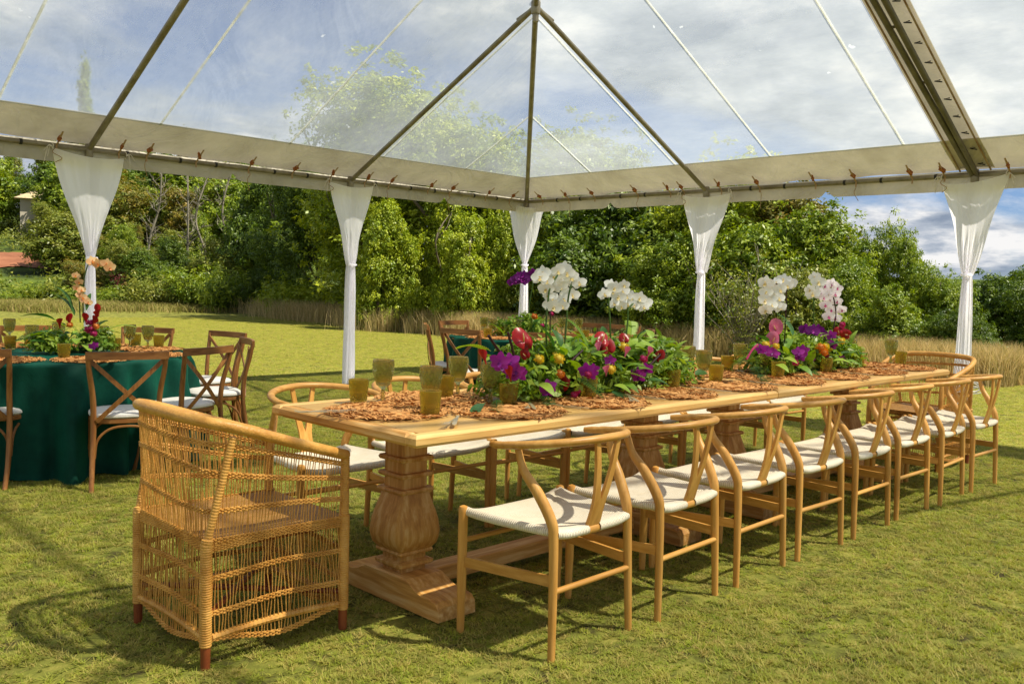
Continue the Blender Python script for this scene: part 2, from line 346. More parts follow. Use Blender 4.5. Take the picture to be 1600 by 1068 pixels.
# ------------------------------------------------------------------ ground
def sstep(x): x = np.clip(x, 0, 1); return x*x*(3-2*x)
def ground(x, y):
    x = np.asarray(x, float); y = np.asarray(y, float)
    Y = x*F0[0]+y*F0[1]; R = x*R0[0]+y*R0[1]; a = np.degrees(np.arctan2(-R, np.maximum(Y, 1e-3)))
    hill = np.clip((Y-31)/30, 0, 1)**1.15*5.4*sstep((a-4)/10)
    back = sstep((Y-60)/200)*6
    return np.where(Y > 0, np.maximum(hill, back), 0)
def gz(x, y): return float(ground(x, y))
ax_ = np.concatenate([-np.geomspace(600, 32, 22), np.linspace(-30, 75, 150), np.geomspace(78, 700, 22)])
def undergrowth_tone(m):   # leaf litter and undergrowth where the ground leaves the mown lawn and climbs
    N, L = m.node_tree.nodes, m.node_tree.links; b = N['Principled BSDF']; old = b.inputs['Base Color'].links[0].from_socket
    g = N.new('ShaderNodeNewGeometry'); s_ = N.new('ShaderNodeSeparateXYZ'); L.new(g.outputs['Position'], s_.inputs[0])
    mr = N.new('ShaderNodeMapRange'); mr.inputs[1].default_value = .03; mr.inputs[2].default_value = .22; L.new(s_.outputs[2], mr.inputs[0])
    n = N.new('ShaderNodeTexNoise'); n.inputs['Scale'].default_value = .8; n.inputs['Detail'].default_value = 8; L.new(g.outputs['Position'], n.inputs['Vector'])
    r = N.new('ShaderNodeValToRGB'); r.color_ramp.elements[0].position = .4; r.color_ramp.elements[0].color = (.030, .045, .012, 1); r.color_ramp.elements[1].position = .62; r.color_ramp.elements[1].color = (.10, .14, .022, 1)
    L.new(n.outputs[0], r.inputs[0]); mm = N.new('ShaderNodeMix'); mm.data_type = 'RGBA'; L.new(mr.outputs[0], mm.inputs['Factor']); L.new(old, mm.inputs[6]); L.new(r.outputs[0], mm.inputs[7]); L.new(mm.outputs[2], b.inputs['Base Color'])
gx, gy = np.meshgrid(ax_, ax_, indexing='ij')
lz = ground(gx, gy)
mb = MB().grid(np.stack([gx, gy, lz], -1))
lawn_m = mat('lawn_soil_and_thatch', (.060, .050, .020), (.30, .27, .06), 7.5, .95, .8, 60, world=True, c3=(.17, .18, .032), spec=.1, detail=9)
undergrowth_tone(lawn_m)
mb.obj('lawn', lawn_m, kind='structure')

# grass blades: one patch of blades instanced by geometry nodes over the seen lawn
def grass_patch():
    rng = np.random.default_rng(5); nt_ = 620; per = 13; half = .31; n = nt_*per
    T = np.stack([rng.uniform(-half, half, nt_), rng.uniform(-half, half, nt_), np.zeros(nt_)], 1)
    ti = np.repeat(np.arange(nt_), per); size = rng.uniform(.45, 1.25, nt_)**1.3
    P = T[ti]+np.stack([rng.normal(size=n), rng.normal(size=n), np.zeros(n)], 1)*(.007*size[ti])[:, None]
    b = rng.uniform(0, 2*PI, n); lean = rng.uniform(.3, 2.6, n); h = rng.uniform(.006, .017, n)*size[ti]
    w = rng.uniform(.0010, .0022, n); sx, sy = -np.sin(b), np.cos(b)
    tip = P+np.stack([np.cos(b)*lean*h, np.sin(b)*lean*h, h], 1)
    V = np.stack([P-np.stack([sx*w, sy*w, 0*w], 1), P+np.stack([sx*w, sy*w, 0*w], 1), tip], 1).reshape(-1, 3)
    me = bpy.data.meshes.new('grass'); me.from_pydata(V.tolist(), [], np.arange(3*n).reshape(-1, 3).tolist())
    tt = np.clip(rng.beta(.7, 1.1, nt_), 0, 1)[ti]*.8+rng.random(n)*.25; tt[rng.random(n) < .06] = 1.0
    at = me.attributes.new('tint', 'FLOAT', 'POINT'); at.data.foreach_set('value', np.repeat(np.clip(tt, 0, 1), 3).astype(np.float32)); return me
grass_m = mat('lawn_grass_blades', (.11, .135, .016), (.37, .42, .034), 6.5, .6, trans=.3, tint=(.50, .40, .125), world=True, c3=(.25, .33, .026), spec=.2, detail=9)
gme = grass_patch(); gme.materials.append(grass_m)
grass = link('grass', gme, None); tag(grass, 'short patchy green and straw coloured lawn grass under the tent', 'grass', kind='stuff')
ng = bpy.data.node_groups.new('spread_grass', 'GeometryNodeTree')
ng.interface.new_socket('Geometry', in_out='INPUT', socket_type='NodeSocketGeometry'); ng.interface.new_socket('Geometry', in_out='OUTPUT', socket_type='NodeSocketGeometry')
gi = ng.nodes.new('NodeGroupInput'); go = ng.nodes.new('NodeGroupOutput')
gr = ng.nodes.new('GeometryNodeMeshGrid'); gr.inputs[0].default_value = 26; gr.inputs[1].default_value = 26; gr.inputs[2].default_value = 53; gr.inputs[3].default_value = 53
tf = ng.nodes.new('GeometryNodeTransform'); tf.inputs['Translation'].default_value = (12, 12, .001)
def gn(t, **k):
    n = ng.nodes.new(t)
    for a, b in k.items(): setattr(n, a, b)
    return n
GL = ng.links
pos = gn('GeometryNodeInputPosition'); sp_ = gn('ShaderNodeSeparateXYZ'); GL.new(pos.outputs[0], sp_.inputs[0])
at2 = gn('ShaderNodeMath', operation='ARCTAN2'); GL.new(sp_.outputs[1], at2.inputs[0]); GL.new(sp_.outputs[0], at2.inputs[1])
sb = gn('ShaderNodeMath', operation='SUBTRACT'); GL.new(at2.outputs[0], sb.inputs[0]); sb.inputs[1].default_value = YAW
ab = gn('ShaderNodeMath', operation='ABSOLUTE'); GL.new(sb.outputs[0], ab.inputs[0])
g1 = gn('ShaderNodeMath', operation='GREATER_THAN'); GL.new(ab.outputs[0], g1.inputs[0]); g1.inputs[1].default_value = .68
ln = gn('ShaderNodeVectorMath', operation='LENGTH'); GL.new(pos.outputs[0], ln.inputs[0])
g2 = gn('ShaderNodeMath', operation='GREATER_THAN'); GL.new(ln.outputs['Value'], g2.inputs[0]); g2.inputs[1].default_value = 2.0
g3 = gn('ShaderNodeMath', operation='MULTIPLY'); GL.new(g1.outputs[0], g3.inputs[0]); GL.new(g2.outputs[0], g3.inputs[1])
dl = gn('GeometryNodeDeleteGeometry', domain='POINT'); GL.new(gr.outputs[0], tf.inputs[0]); GL.new(tf.outputs[0], dl.inputs[0]); GL.new(g3.outputs[0], dl.inputs[1])
rv = gn('FunctionNodeRandomValue', data_type='FLOAT_VECTOR'); rv.inputs[0].default_value = (0, 0, 0); rv.inputs[1].default_value = (0, 0, 6.283)
rs = gn('FunctionNodeRandomValue', data_type='FLOAT_VECTOR'); rs.inputs[0].default_value = (1.0, 1.0, .55); rs.inputs[1].default_value = (1.3, 1.3, 1.35)
ip = gn('GeometryNodeInstanceOnPoints'); GL.new(dl.outputs[0], ip.inputs[0]); GL.new(gi.outputs[0], ip.inputs['Instance'])
GL.new(rv.outputs[0], ip.inputs['Rotation']); GL.new(rs.outputs[0], ip.inputs['Scale']); GL.new(ip.outputs[0], go.inputs[0])
md = grass.modifiers.new('spread', 'NODES'); md.node_group = ng

# ------------------------------------------------------------------ blades (dry strips and hedges of ornamental grass)
def blades(name, label, pts, h, w, m, lean=.35, seed=1, cat='grass', kind='stuff', n_seg=2):
    rng = np.random.default_rng(seed); n = len(pts); P = np.asarray(pts)
    hh = h*rng.uniform(.6, 1.25, n); a = rng.uniform(0, 2*PI, n); ww = w*rng.uniform(.6, 1.4, n)
    b = rng.uniform(0, 2*PI, n); l = lean*rng.uniform(0, 1, n)**1.5*hh
    s_ = np.stack([np.cos(a)*ww, np.sin(a)*ww, 0*ww], 1)
    mid = P+np.stack([np.cos(b)*l*.3, np.sin(b)*l*.3, hh*.6], 1); tip = P+np.stack([np.cos(b)*l, np.sin(b)*l, hh], 1)
    V = np.stack([P-s_, P+s_, mid+s_*.7, mid-s_*.7, tip], 1).reshape(-1, 3)
    Fq = np.arange(n)[:, None]*5
    F4 = (Fq+np.array([[0, 1, 2, 3]])).tolist(); F3 = (Fq+np.array([[3, 2, 4]])).tolist()
    me = bpy.data.meshes.new(name); me.from_pydata(V.tolist(), [], F4+F3)
    t = rng.random(n); at = me.attributes.new('tint', 'FLOAT', 'POINT'); at.data.foreach_set('value', np.repeat(t, 5).astype(np.float32))
    me.materials.append(m); o = link(name, me); return tag(o, label, cat, kind=kind)
reed_m = mat('dry_reed_blades', (.16, .17, .035), (.36, .27, .09), .8, .7, trans=.35, tint=(.68, .52, .26), world=True, spec=.2)
straw_m = mat('mown_straw', (.26, .20, .07), (.42, .32, .13), .7, .8, trans=.2, tint=(.20, .22, .04), world=True, spec=.1)
def strip_pts(A, B, width, n, seed, wig=.3):
    rng = np.random.default_rng(seed); A = np.array(A[:2]); B = np.array(B[:2]); d = B-A; L_ = np.linalg.norm(d); d /= L_; nrm = np.array([-d[1], d[0]])
    t = rng.uniform(0, L_, n); o_ = rng.normal(0, width/2.4, n)+wig*np.sin(t*.9+seed)
    P = A+t[:, None]*d+o_[:, None]*nrm
    return np.concatenate([P, ground(P[:, 0], P[:, 1])[:, None]], 1)
hA, hB, hC = atz(408, 490), atz(650, 521), atz(1030, 548); hD, hE = atz(1300, 577), atz(1640, 612)
hedge_pts = np.concatenate([strip_pts(hA, hB, 1.2, 26000, 1), strip_pts(hB, hC, .9, 26000, 2), strip_pts(hC, hD, .8, 16000, 3, .12), strip_pts(hD, hE, .8, 18000, 4, .12)])
off = F0[:2]*.7; hedge_pts[:, :2] += off
blades('ornamental_grass', 'long low hedge of dry brown ornamental grass along the lawn edge', hedge_pts, .52, .0048, reed_m, .8, 3)
sA, sB = atz(-60, 487), atz(420, 484)
blades('straw_verge', 'strip of mown straw coloured grass beyond the far left lawn', strip_pts(sA, sB, 3.0, 30000, 6, .5)+np.array([1.0, 1.6, 0]), .26, .010, straw_m, 1.6, 4)

# ------------------------------------------------------------------ trees
def crown_mesh(name, lobes, clumps, per, ll, lw, cr_, seed, droop=.0, spread=1., up=.5, zmin=.12, ragged=True):
    rng = np.random.default_rng(seed); Lb = np.array(lobes, float)
    A = Lb[:, 3]*Lb[:, 4]+Lb[:, 4]*Lb[:, 5]+Lb[:, 3]*Lb[:, 5]; k = rng.choice(len(Lb), clumps, p=A/A.sum())
    d = rng.normal(size=(clumps, 3)); d[:, 2] += .25; d /= np.linalg.norm(d, axis=1)[:, None]
    rad = 1-.45*rng.random(clumps)**1.4; rad *= 1+.10*np.sin(d[:, 0]*7+seed)*np.cos(d[:, 1]*6)
    spr = rng.random(clumps) < .16; rad = np.where(spr, rng.uniform(1.0, 1.42, clumps), rad)
    Cc = Lb[k, :3]+d*Lb[k, 3:]*rad[:, None]
    if ragged: Cc[:, 2] += np.where(spr, rng.uniform(0, .35, clumps), 0)
    keep = Cc[:, 2] > zmin; Cc, d, spr = Cc[keep], d[keep], spr[keep]; clumps = len(Cc)
    n = clumps*per; ci = np.repeat(np.arange(clumps), per)
    sz = cr_*rng.uniform(.5, 1.35, clumps)*np.where(spr, .62, 1)
    o_ = rng.normal(size=(n, 3))*.55; o_[:, 2] *= .8 if not droop else 1.5
    P = Cc[ci]+o_*sz[ci][:, None]*spread
    nd = d[ci]*.7+rng.normal(size=(n, 3))*.55; nd[:, 2] += up; nd /= np.linalg.norm(nd, axis=1)[:, None]
    t = rng.normal(size=(n, 3)); t[:, 2] -= droop*1.8+.25; t -= nd*np.sum(t*nd, 1)[:, None]; t /= np.linalg.norm(t, axis=1)[:, None]
    s_ = np.cross(nd, t); L_ = ll*rng.uniform(.6, 1.35, n); Wd = lw*rng.uniform(.6, 1.3, n)
    V = np.stack([P, P+t*(L_*.45)[:, None]+s_*(Wd/2)[:, None], P+t*L_[:, None]-nd*(L_*.12)[:, None], P+t*(L_*.45)[:, None]-s_*(Wd/2)[:, None]], 1).reshape(-1, 3)
    if zmin > 0: V[:, 2] = np.maximum(V[:, 2], .02)
    me = bpy.data.meshes.new(name); me.vertices.add(4*n); me.loops.add(4*n); me.polygons.add(n)
    me.vertices.foreach_set('co', V.astype(np.float32).ravel()); me.loops.foreach_set('vertex_index', np.arange(4*n, dtype=np.int32))
    me.polygons.foreach_set('loop_start', np.arange(0, 4*n, 4, dtype=np.int32)); me.update(calc_edges=True)
    tc_ = np.clip(rng.random(clumps)**1.3, 0, 1)[ci]*.78+rng.random(n)*.25
    at = me.attributes.new('tint', 'FLOAT', 'POINT'); at.data.foreach_set('value', np.repeat(tc_, 4).astype(np.float32)); return me
def trunk_mesh(name, lobes, r, seed, n_l=16, m=None, base=0.):
    rng = np.random.default_rng(seed+99); mb = MB(); Lb = np.array(lobes, float)
    top = Lb[:, 2].max(); cx, cy = Lb[:, 0].mean(), Lb[:, 1].mean()
    P = bez([(0, 0, -.2), (rng.normal()*.1, rng.normal()*.1, top*.3), (cx*.6, cy*.6, top*.65), (cx, cy, top)], 5)
    mb.tube(P, np.linspace(r, r*.25, len(P)), 8)
    for i in range(n_l):
        l = Lb[rng.integers(len(Lb))]; j = rng.integers(3, len(P)-3); q = np.array(l[:3])+rng.normal(size=3)*np.array(l[3:])*.45
        a = P[j]; mid = (a+q)/2+rng.normal(size=3)*.15*np.linalg.norm(q-a)*np.array([1, 1, .5])
        B = bez([a, mid, q], 4); mb.tube(B, np.linspace(r*.42, r*.10, len(B)), 5)
        for _ in range(2):
            e_ = q+rng.normal(size=3)*np.array(l[3:])*.5; mb.tube([B[len(B)//2], (B[len(B)//2]+e_)/2+rng.normal(size=3)*.1, e_], [r*.18, r*.12, r*.04], 4)
    return mb.mesh(name, m or bark, True)
def lobes(kind, seed):
    rng = np.random.default_rng(seed); L_ = []
    if kind == 'round':
        for i in range(12):
            a = rng.uniform(0, 2*PI); r_ = rng.uniform(0, 1.5); z = rng.uniform(1.2, 4.2); q = rng.uniform(.7, 1.15)
            L_.append((r_*math.cos(a)*(1.15-z*.12), r_*math.sin(a)*(1.15-z*.12), z, q, q, q*.8))
        L_.append((0, 0, 1.4, 1.7, 1.7, 1.3))
    if kind == 'column':
        for i in range(14):
            a = rng.uniform(0, 2*PI); z = .6+i*.36+rng.uniform(-.1, .1); r_ = rng.uniform(.3, .9)*(1.2-z*.13); q = rng.uniform(.45, .8)*(1.15-z*.08)
            L_.append((r_*math.cos(a), r_*math.sin(a), z, q, q, q*1.25))
        L_.append((0, 0, 2, 1.0, 1.0, 2.0))
    if kind == 'cone':
        for i in range(13):
            z = 1+i*.42; r_ = rng.uniform(.0, .8)*(1.25-z*.2); a = rng.uniform(0, 2*PI); q = max(.28, .95-z*.12)
            L_.append((r_*math.cos(a), r_*math.sin(a), z, q, q, .42))
    if kind == 'shrub':
        for i in range(8):
            a = rng.uniform(0, 2*PI); r_ = rng.uniform(0, .8); q = rng.uniform(.35, .6); L_.append((r_*math.cos(a), r_*math.sin(a), rng.uniform(.3, .9), q, q, q*.8))
    if kind == 'open':
        for i in range(16):
            a = rng.uniform(0, 2*PI); z = rng.uniform(1.8, 5.2); r_ = rng.uniform(.2, 1.5); q = rng.uniform(.3, .62); L_.append((r_*math.cos(a), r_*math.sin(a), z, q, q, q*.6))
    return L_
VAR = {}
def variant(key, kind, seed, clumps, per, ll, lw, cr_, droop=0., r=.13, n_l=9, m=None, up=.5):
    L_ = lobes(kind, seed)
    VAR[key] = (crown_mesh('crown', L_, clumps, per, ll, lw, cr_, seed, droop, up=up), trunk_mesh('trunk', L_, r, seed, n_l, m))
variant('round1', 'round', 11, 1500, 26, .135, .062, .20)
variant('round2', 'round', 12, 1500, 26, .125, .060, .19)
variant('round3', 'round', 17, 1200, 24, .17, .078, .24, up=.3)
variant('tall1', 'round', 19, 2600, 26, .085, .040, .14)
variant('col1', 'column', 21, 1500, 26, .14, .060, .16, droop=.8)
variant('col2', 'column', 22, 1500, 26, .13, .060, .15, droop=.7)
variant('cone1', 'cone', 31, 1300, 20, .13, .05, .20)
variant('open1', 'open', 41, 750, 20, .12, .05, .26, r=.11, n_l=22)
variant('open2', 'open', 44, 620, 16, .12, .05, .28, r=.10, n_l=26, m=bark_pale)
variant('shrub1', 'shrub', 51, 420, 18, .10, .042, .15, r=.05, n_l=6)
variant('shrub2', 'shrub', 52, 420, 18, .12, .035, .17, droop=.5, r=.05, n_l=6)
HT = {k: None for k in VAR}
for k, (c_, t_) in VAR.items():
    co = np.empty(len(c_.vertices)*3, np.float32); c_.vertices.foreach_get('co', co); HT[k] = float(np.percentile(co[2::3], 99.3))
def tree(name, var, u, vtop, Y, wide, leafm, label, group=None, cat='tree', trunkm=None, z0=None):
    """crown top seen at row vtop in column u, Y metres ahead; wide = horizontal scale relative to the height scale"""
    x, y = vw(u, Y); g = gz(x, y) if z0 is None else z0
    H_ = topz(u, vtop, Y)-g; s_ = H_/HT[var]
    t = thing(name, label, cat, (x, y, g-.02), random.uniform(0, 6.28), group); t.scale = (s_*wide, s_*wide, s_)
    cm, tm = VAR[var]
    for nm, me, mm in (('crown', cm, leafm), ('trunk', tm, trunkm)):
        if nm == 'trunk' and mm is None and not len(me.materials): me.materials.append(bark)
        if nm == 'crown' and not len(me.materials): me.materials.append(leafm)
        o = link(nm, me, t)
        if mm is not None: o.material_slots[0].link = 'OBJECT'; o.material_slots[0].material = mm
    return t
SCENERY = True
if SCENERY:
    # mass of tall weeping bright trees behind the middle of the lawn
    for (u, v, Y, w, var, mm, lb) in [
        (600, 240, 26, 1.10, 'tall1', leaf_bright, 'weeping green tree right of the second drape, its crown meeting the dark tangled one'),
        (655, 132, 27, 1.25, 'tall1', leaf_bright, 'tallest weeping tree, its top seen through the clear roof left of the centre pole'),
        (700, 300, 23, .95, 'col2', leaf_bright, 'bright weeping tree standing between the second drape and the corner drape'),
        (748, 205, 25, 1.15, 'tall1', leaf_bright, 'tall weeping tree seen just left of the corner drape'),
        (775, 330, 22, .85, 'col2', leaf_bright, 'lower yellow green weeping tree touching the corner drape from the left'),
        (722, 338, 21.6, 1.0, 'col1', leaf_bright, 'lowest bright weeping tree standing forward between second and corner drapes'),
        (590, 318, 22.4, .95, 'col2', leaf_bright, 'bright weeping tree hard against the right side of the second drape'),
        (850, 318, 22, 1.0, 'col1', leaf_bright, 'sunny yellow green weeping tree just right of the corner drape'),
        (625, 345, 22.5, .95, 'col1', leaf_bright, 'low sunlit weeping tree above the dry grass hedge beside the second drape'),
        (905, 218, 24, 1.1, 'tall1', leaf_mid, 'green tree topping the roof edge above the white orchids'),
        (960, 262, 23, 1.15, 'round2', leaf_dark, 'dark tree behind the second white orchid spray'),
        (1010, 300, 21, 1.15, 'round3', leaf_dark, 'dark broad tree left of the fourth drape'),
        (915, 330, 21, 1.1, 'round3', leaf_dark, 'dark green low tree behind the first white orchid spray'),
        (1065, 290, 19.5, 1.1, 'round1', leaf_bright, 'broadleaf tree directly behind the fourth drape'),
        (1045, 360, 18.5, 1.1, 'round2', leaf_mid, 'lower bushy tree in front of the dark ones left of the fourth drape'),
        (1150, 258, 20, 1.0, 'round2', leaf_bright, 'broadleaf tree just right of the fourth drape, top above the roof edge'),
        (1235, 292, 19, 1.05, 'round1', leaf_rusty, 'rust tipped tree rising above the last orchid spray'),
        (1175, 345, 17.5, 1.05, 'round3', leaf_mid, 'mid green bushy tree behind the thin bare shrub'),
        (1290, 330, 17.5, 1.0, 'round1', leaf_mid, 'green tree where the treeline begins to step down towards the right'),
        (1355, 352, 17, .62, 'round2', leaf_mid, 'slim green tree with upright tip against the clouds'),
        (1310, 400, 15.8, 1.0, 'round2', leaf_mid, 'bushy green tree left of the far wicker chair'),
        (1415, 372, 16.5, .6, 'round1', leaf_mid, 'narrow green tree standing second from the end of the sunny treeline'),
        (1460, 412, 16, .75, 'round2', leaf_mid, 'last low green tree before the right drape'),
        (1390, 450, 15, 1.1, 'round1', leaf_mid, 'low wide green tree behind the far end of the long table'),
        (1240, 420, 15.6, .95, 'round3', leaf_olive, 'olive green bush tree behind the pink spotted orchids'),
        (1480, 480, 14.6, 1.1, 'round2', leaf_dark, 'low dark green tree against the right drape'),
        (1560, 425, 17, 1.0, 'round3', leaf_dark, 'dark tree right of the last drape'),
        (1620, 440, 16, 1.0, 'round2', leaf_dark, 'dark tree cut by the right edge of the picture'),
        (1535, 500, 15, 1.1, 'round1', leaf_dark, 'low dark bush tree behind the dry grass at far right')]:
        tree('broadleaf_tree' if 'round' in var or 'tall' in var else 'weeping_tree', var, u, v, Y, w, mm, lb, 'trees in the dense line behind the lawn')
    # darker tangled group, left of centre
    for (u, v, Y, w, var, mm, lb) in [
        (405, 262, 31, .9, 'round1', leaf_dark, 'dark tree over the left start of the dry grass hedge'),
        (455, 255, 29, .95, 'open1', leaf_dark, 'open dark tree with bare tangled limbs left of the second drape'),
        (500, 250, 27, 1.0, 'tall1', leaf_dark, 'dark tree just left of the second drape'),
        (545, 258, 26.5, .9, 'open1', leaf_mid, 'tangled open tree directly behind the second drape'),
        (430, 365, 28.5, 1.2, 'round2', leaf_dark, 'low dark tree above the end of the hedge')]:
        tree('tangled_tree', var, u, v, Y+3.2, w*.9, mm, lb, 'dark tangled trees left of the second drape')
    # wooded slope at the left
    rng = random.Random(8)
    k = 0
    rows = ((58, 212, range(-80, 480, 50), 'topmost'), (51, 250, range(-60, 470, 50), 'fourth'), (44.5, 290, range(-70, 440, 46), 'third'), (39, 335, range(-50, 440, 46), 'second'), (34.5, 385, range(-50, 410, 46), 'lowest'))
    for Y, v0, us, rown in rows:
        n_ = 0
        for u in us:
            uu = u+rng.uniform(-16, 16); var = rng.choice(['round1', 'round2', 'round3', 'cone1', 'open1', 'col1', 'round3'])
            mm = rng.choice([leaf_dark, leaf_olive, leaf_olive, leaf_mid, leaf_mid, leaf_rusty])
            if 37 < Y < 46.5 and uu < 90: continue
            if Y > 43 and Y < 52 and 40 < uu < 98: continue
            if Y < 36 and uu < 95: v0_ = v0+40
            else: v0_ = v0
            if Y < 36: var = rng.choice(['round1', 'round2', 'round3'])
            n_ += 1; tone = {'deep_green_leaves': 'dark green', 'olive_green_leaves': 'olive', 'mid_green_leaves': 'mid green', 'rust_tipped_green_leaves': 'rusty green'}[mm.name]
            tree('hillside_tree', var, uu, v0_+rng.uniform(-14, 24), Y+rng.uniform(-1.5, 1.5), rng.uniform(1.0, 1.5) if 'round' in var else rng.uniform(.8, 1.1), mm,
                 '%s %s tree in the %s row up the slope, %s' % (tone, {'cone1': 'pointed', 'open1': 'thin', 'col1': 'narrow'}.get(var, 'bushy'), rown,
                  'at the left picture edge' if uu < 20 else 'near the beige roof' if uu < 95 else 'behind the first drape' if uu < 190 else 'beside the first bare trunk' if uu < 262 else 'between the bare trunks' if uu < 335 else 'right of the bare trunks'), 'trees on the wooded slope at the left')
    # tangled undergrowth carpeting the slope between the trees
    Lu = []
    for k in range(150):
        Y = rng.uniform(31.5, 62); u = rng.uniform(-110, 480)
        if u < 100 and 35 < Y < 45: continue
        x, y = vw(u, Y); Lu.append((x, y, gz(x, y)+.1, 1.5, 1.5, .55))
    me = crown_mesh('undergrowth', Lu, 3600, 13, .17, .075, .30, 77, zmin=-9, ragged=False); me.materials.append(leaf_olive); o = link('undergrowth', me)
    tag(o, 'tangled green undergrowth carpeting the wooded slope at the left', 'undergrowth', kind='stuff')
    tree('hillside_tree', 'cone1', 132, 100, 60, .55, leaf_mid, 'pointed tree on the hilltop seen through the clear roof at the left', 'trees on the wooded slope at the left')
    # bare pale trunks
    for (u, v, Y, lb) in [(237, 262, 36, 'leftmost bare pale tree on the slope, right of the first drape'), (288, 268, 36, 'second bare pale tree on the slope, slightly bent'), (318, 290, 35, 'shorter bare pale tree between two taller ones'), (348, 262, 35.5, 'rightmost bare pale tree on the slope with forked top')]:
        x, y = vw(u, Y); g = gz(x, y); H_ = topz(u, v, Y)-g; t = thing('bare_tree', lb, 'tree', (x, y, g), 0, 'bare pale trees on the slope')
        r_ = np.random.default_rng(u); mbt = MB(); P = bez([(0, 0, -.2), (r_.normal()*.12, r_.normal()*.12, H_*.35), (r_.normal()*.2, r_.normal()*.2, H_*.7), (r_.normal()*.2, r_.normal()*.2, H_+.6)], 6)
        mbt.tube(P, np.linspace(.060, .025, len(P)), 7); mbt.obj('trunk', bark_pale, t)
        mbt = MB()
        for i in range(30):
            j = r_.integers(6, len(P)-1); a = P[j]; an = r_.uniform(0, 2*PI); l_ = r_.uniform(.3, .8)
            e_ = a+np.array([math.cos(an)*l_*.6, math.sin(an)*l_*.6, l_*.7]); mid = (a+e_)/2+r_.normal(size=3)*.08
            mbt.tube([a, mid, e_], [.016, .011, .004], 4)
            for q in range(2): f_ = mid+r_.normal(size=3)*.25+np.array([0, 0, .2]); mbt.tube([mid, f_], [.012, .004], 3)
        mbt.obj('bare_branches', bark_pale, t)
    # low shrubs at the foot
    i = 0
    for (u, v, Y, w, var, mm) in [(8, 455, 31.5, 1.6, 'shrub1', leaf_mid), (60, 440, 33, 1.5, 'shrub2', leaf_mid), (112, 447, 32, 1.5, 'shrub1', leaf_mid), (170, 442, 32, 1.5, 'shrub2', leaf_mid), (222, 432, 32.2, 1.3, 'shrub1', leaf_olive), (262, 425, 31.6, 1.2, 'shrub2', leaf_olive), (300, 418, 31.5, 1.1, 'shrub1', leaf_mid), (338, 412, 31.2, 1.0, 'shrub2', leaf_mid), (205, 425, 33, 1.0, 'shrub1', leaf_red), (-20, 430, 35, 1.5, 'shrub2', leaf_mid), (30, 445, 32.3, 1.4, 'shrub1', leaf_mid), (372, 440, 31, 1.2, 'shrub1', leaf_dark),
        (410, 462, 30.5, 1.5, 'shrub2', leaf_dark), (470, 432, 27, 1.4, 'shrub2', leaf_bright), (512, 440, 26, 1.4, 'shrub1', leaf_bright), (545, 455, 25, 1.3, 'shrub2', leaf_mid), (590, 465, 24, 1.4, 'shrub1', leaf_dark), (930, 470, 19, 1.3, 'shrub1', leaf_dark), (860, 470, 20, 1.3, 'shrub2', leaf_mid), (800, 468, 20.5, 1.3, 'shrub1', leaf_dark), (740, 470, 21.5, 1.3, 'shrub1', leaf_dark), (670, 465, 23, 1.3, 'shrub1', leaf_dark), (985, 475, 18.5, 1.4, 'shrub1', leaf_dark), (1045, 470, 17.5, 1.4, 'shrub1', leaf_dark), (1100, 480, 17, 1.3, 'shrub2', leaf_dark)]:
        where = ['at the far left edge of the straw verge', 'below the red soil bank', 'just left of the first drape foot', 'just right of the first drape', 'below the leftmost bare trunk', 'under the second bare trunk', 'under the bare trunks', 'at the right end of the slope', 'with dark red leaves behind the verge', 'behind the red soil bank', 'between the soil bank and verge', 'beside the dark slope trees',
                 'at the left end of the grass hedge', 'pale green left of the second drape', 'pale green touching the second drape', 'right of the second drape above the hedge', 'under the weeping trees near the second drape', 'behind the tall white orchids', 'right of the corner drape', 'behind the corner drape foot', 'behind the far round table chairs', 'behind the hedge under the bright weeping tree', 'between the two white orchid clusters', 'left of the fourth drape behind the hedge', 'at the fourth drape behind the hedge'][i]
        tree('shrub', var, u, v, Y+(2.2 if i >= 12 else 0), w, mm, ('low leafy shrub ' + where), 'low shrubs along the wood edge', 'shrub'); i += 1
    # twiggy shrub by the fourth drape
    x, y = vw(1165, 15.2); t = thing('twiggy_shrub', 'thin grey twiggy shrub with sparse leaves right of the fourth drape', 'shrub', (x, y, 0))
    r_ = np.random.default_rng(3); mbt = MB(); tips = []
    for i in range(34):
        an = r_.uniform(0, 2*PI); sp2 = r_.uniform(.2, .95); h_ = r_.uniform(.9, 1.75)
        P = bez([(r_.normal()*.06, r_.normal()*.06, 0), (math.cos(an)*sp2*.3, math.sin(an)*sp2*.3, h_*.45), (math.cos(an)*sp2, math.sin(an)*sp2, h_)], 4)
        mbt.tube(P, np.linspace(.014, .004, len(P)), 4); tips.append(P[-1])
        for q in range(5): a = P[r_.integers(3, len(P))]; e_ = a+r_.normal(size=3)*.16+np.array([0, 0, .16]); mbt.tube([a, e_], [.006, .003], 3); tips.append(e_)
    mbt.obj('twigs', bark_pale, t)
    me = crown_mesh('leaves', [(*p, .12, .12, .12) for p in tips], 420, 7, .055, .022, .08, 5, ragged=False); me.materials.append(leaf_olive); link('leaves', me, t)
    # red soil bank and a far house on the slope
    mbd = MB(); G = []
    for u in np.linspace(-80, 84, 26):
        row = []
        for q, Y in enumerate(np.linspace(39.5, 43.5, 7)):
            x, y = vw(u, Y+math.sin(u*.05)*.4); row.append((x, y, gz(x, y)+.10*math.sin(q/6*PI)+.02+random.uniform(0, .06)))
        G.append(row)
    tag(mbd.grid(G).obj('dirt_path', dirt), kind='structure')
    tree('hillside_tree', 'round2', 74, 318, 47.5, 1.3, leaf_olive, 'olive bushy tree right in front of the small beige roofed house', 'trees on the wooded slope at the left')
    x, y = vw(80, 52); hz_ = gz(x, y); t = thing('hillside_house', 'small house with beige gable roof among the trees at the far left', 'house', (x, y, hz_), YAW+.5)
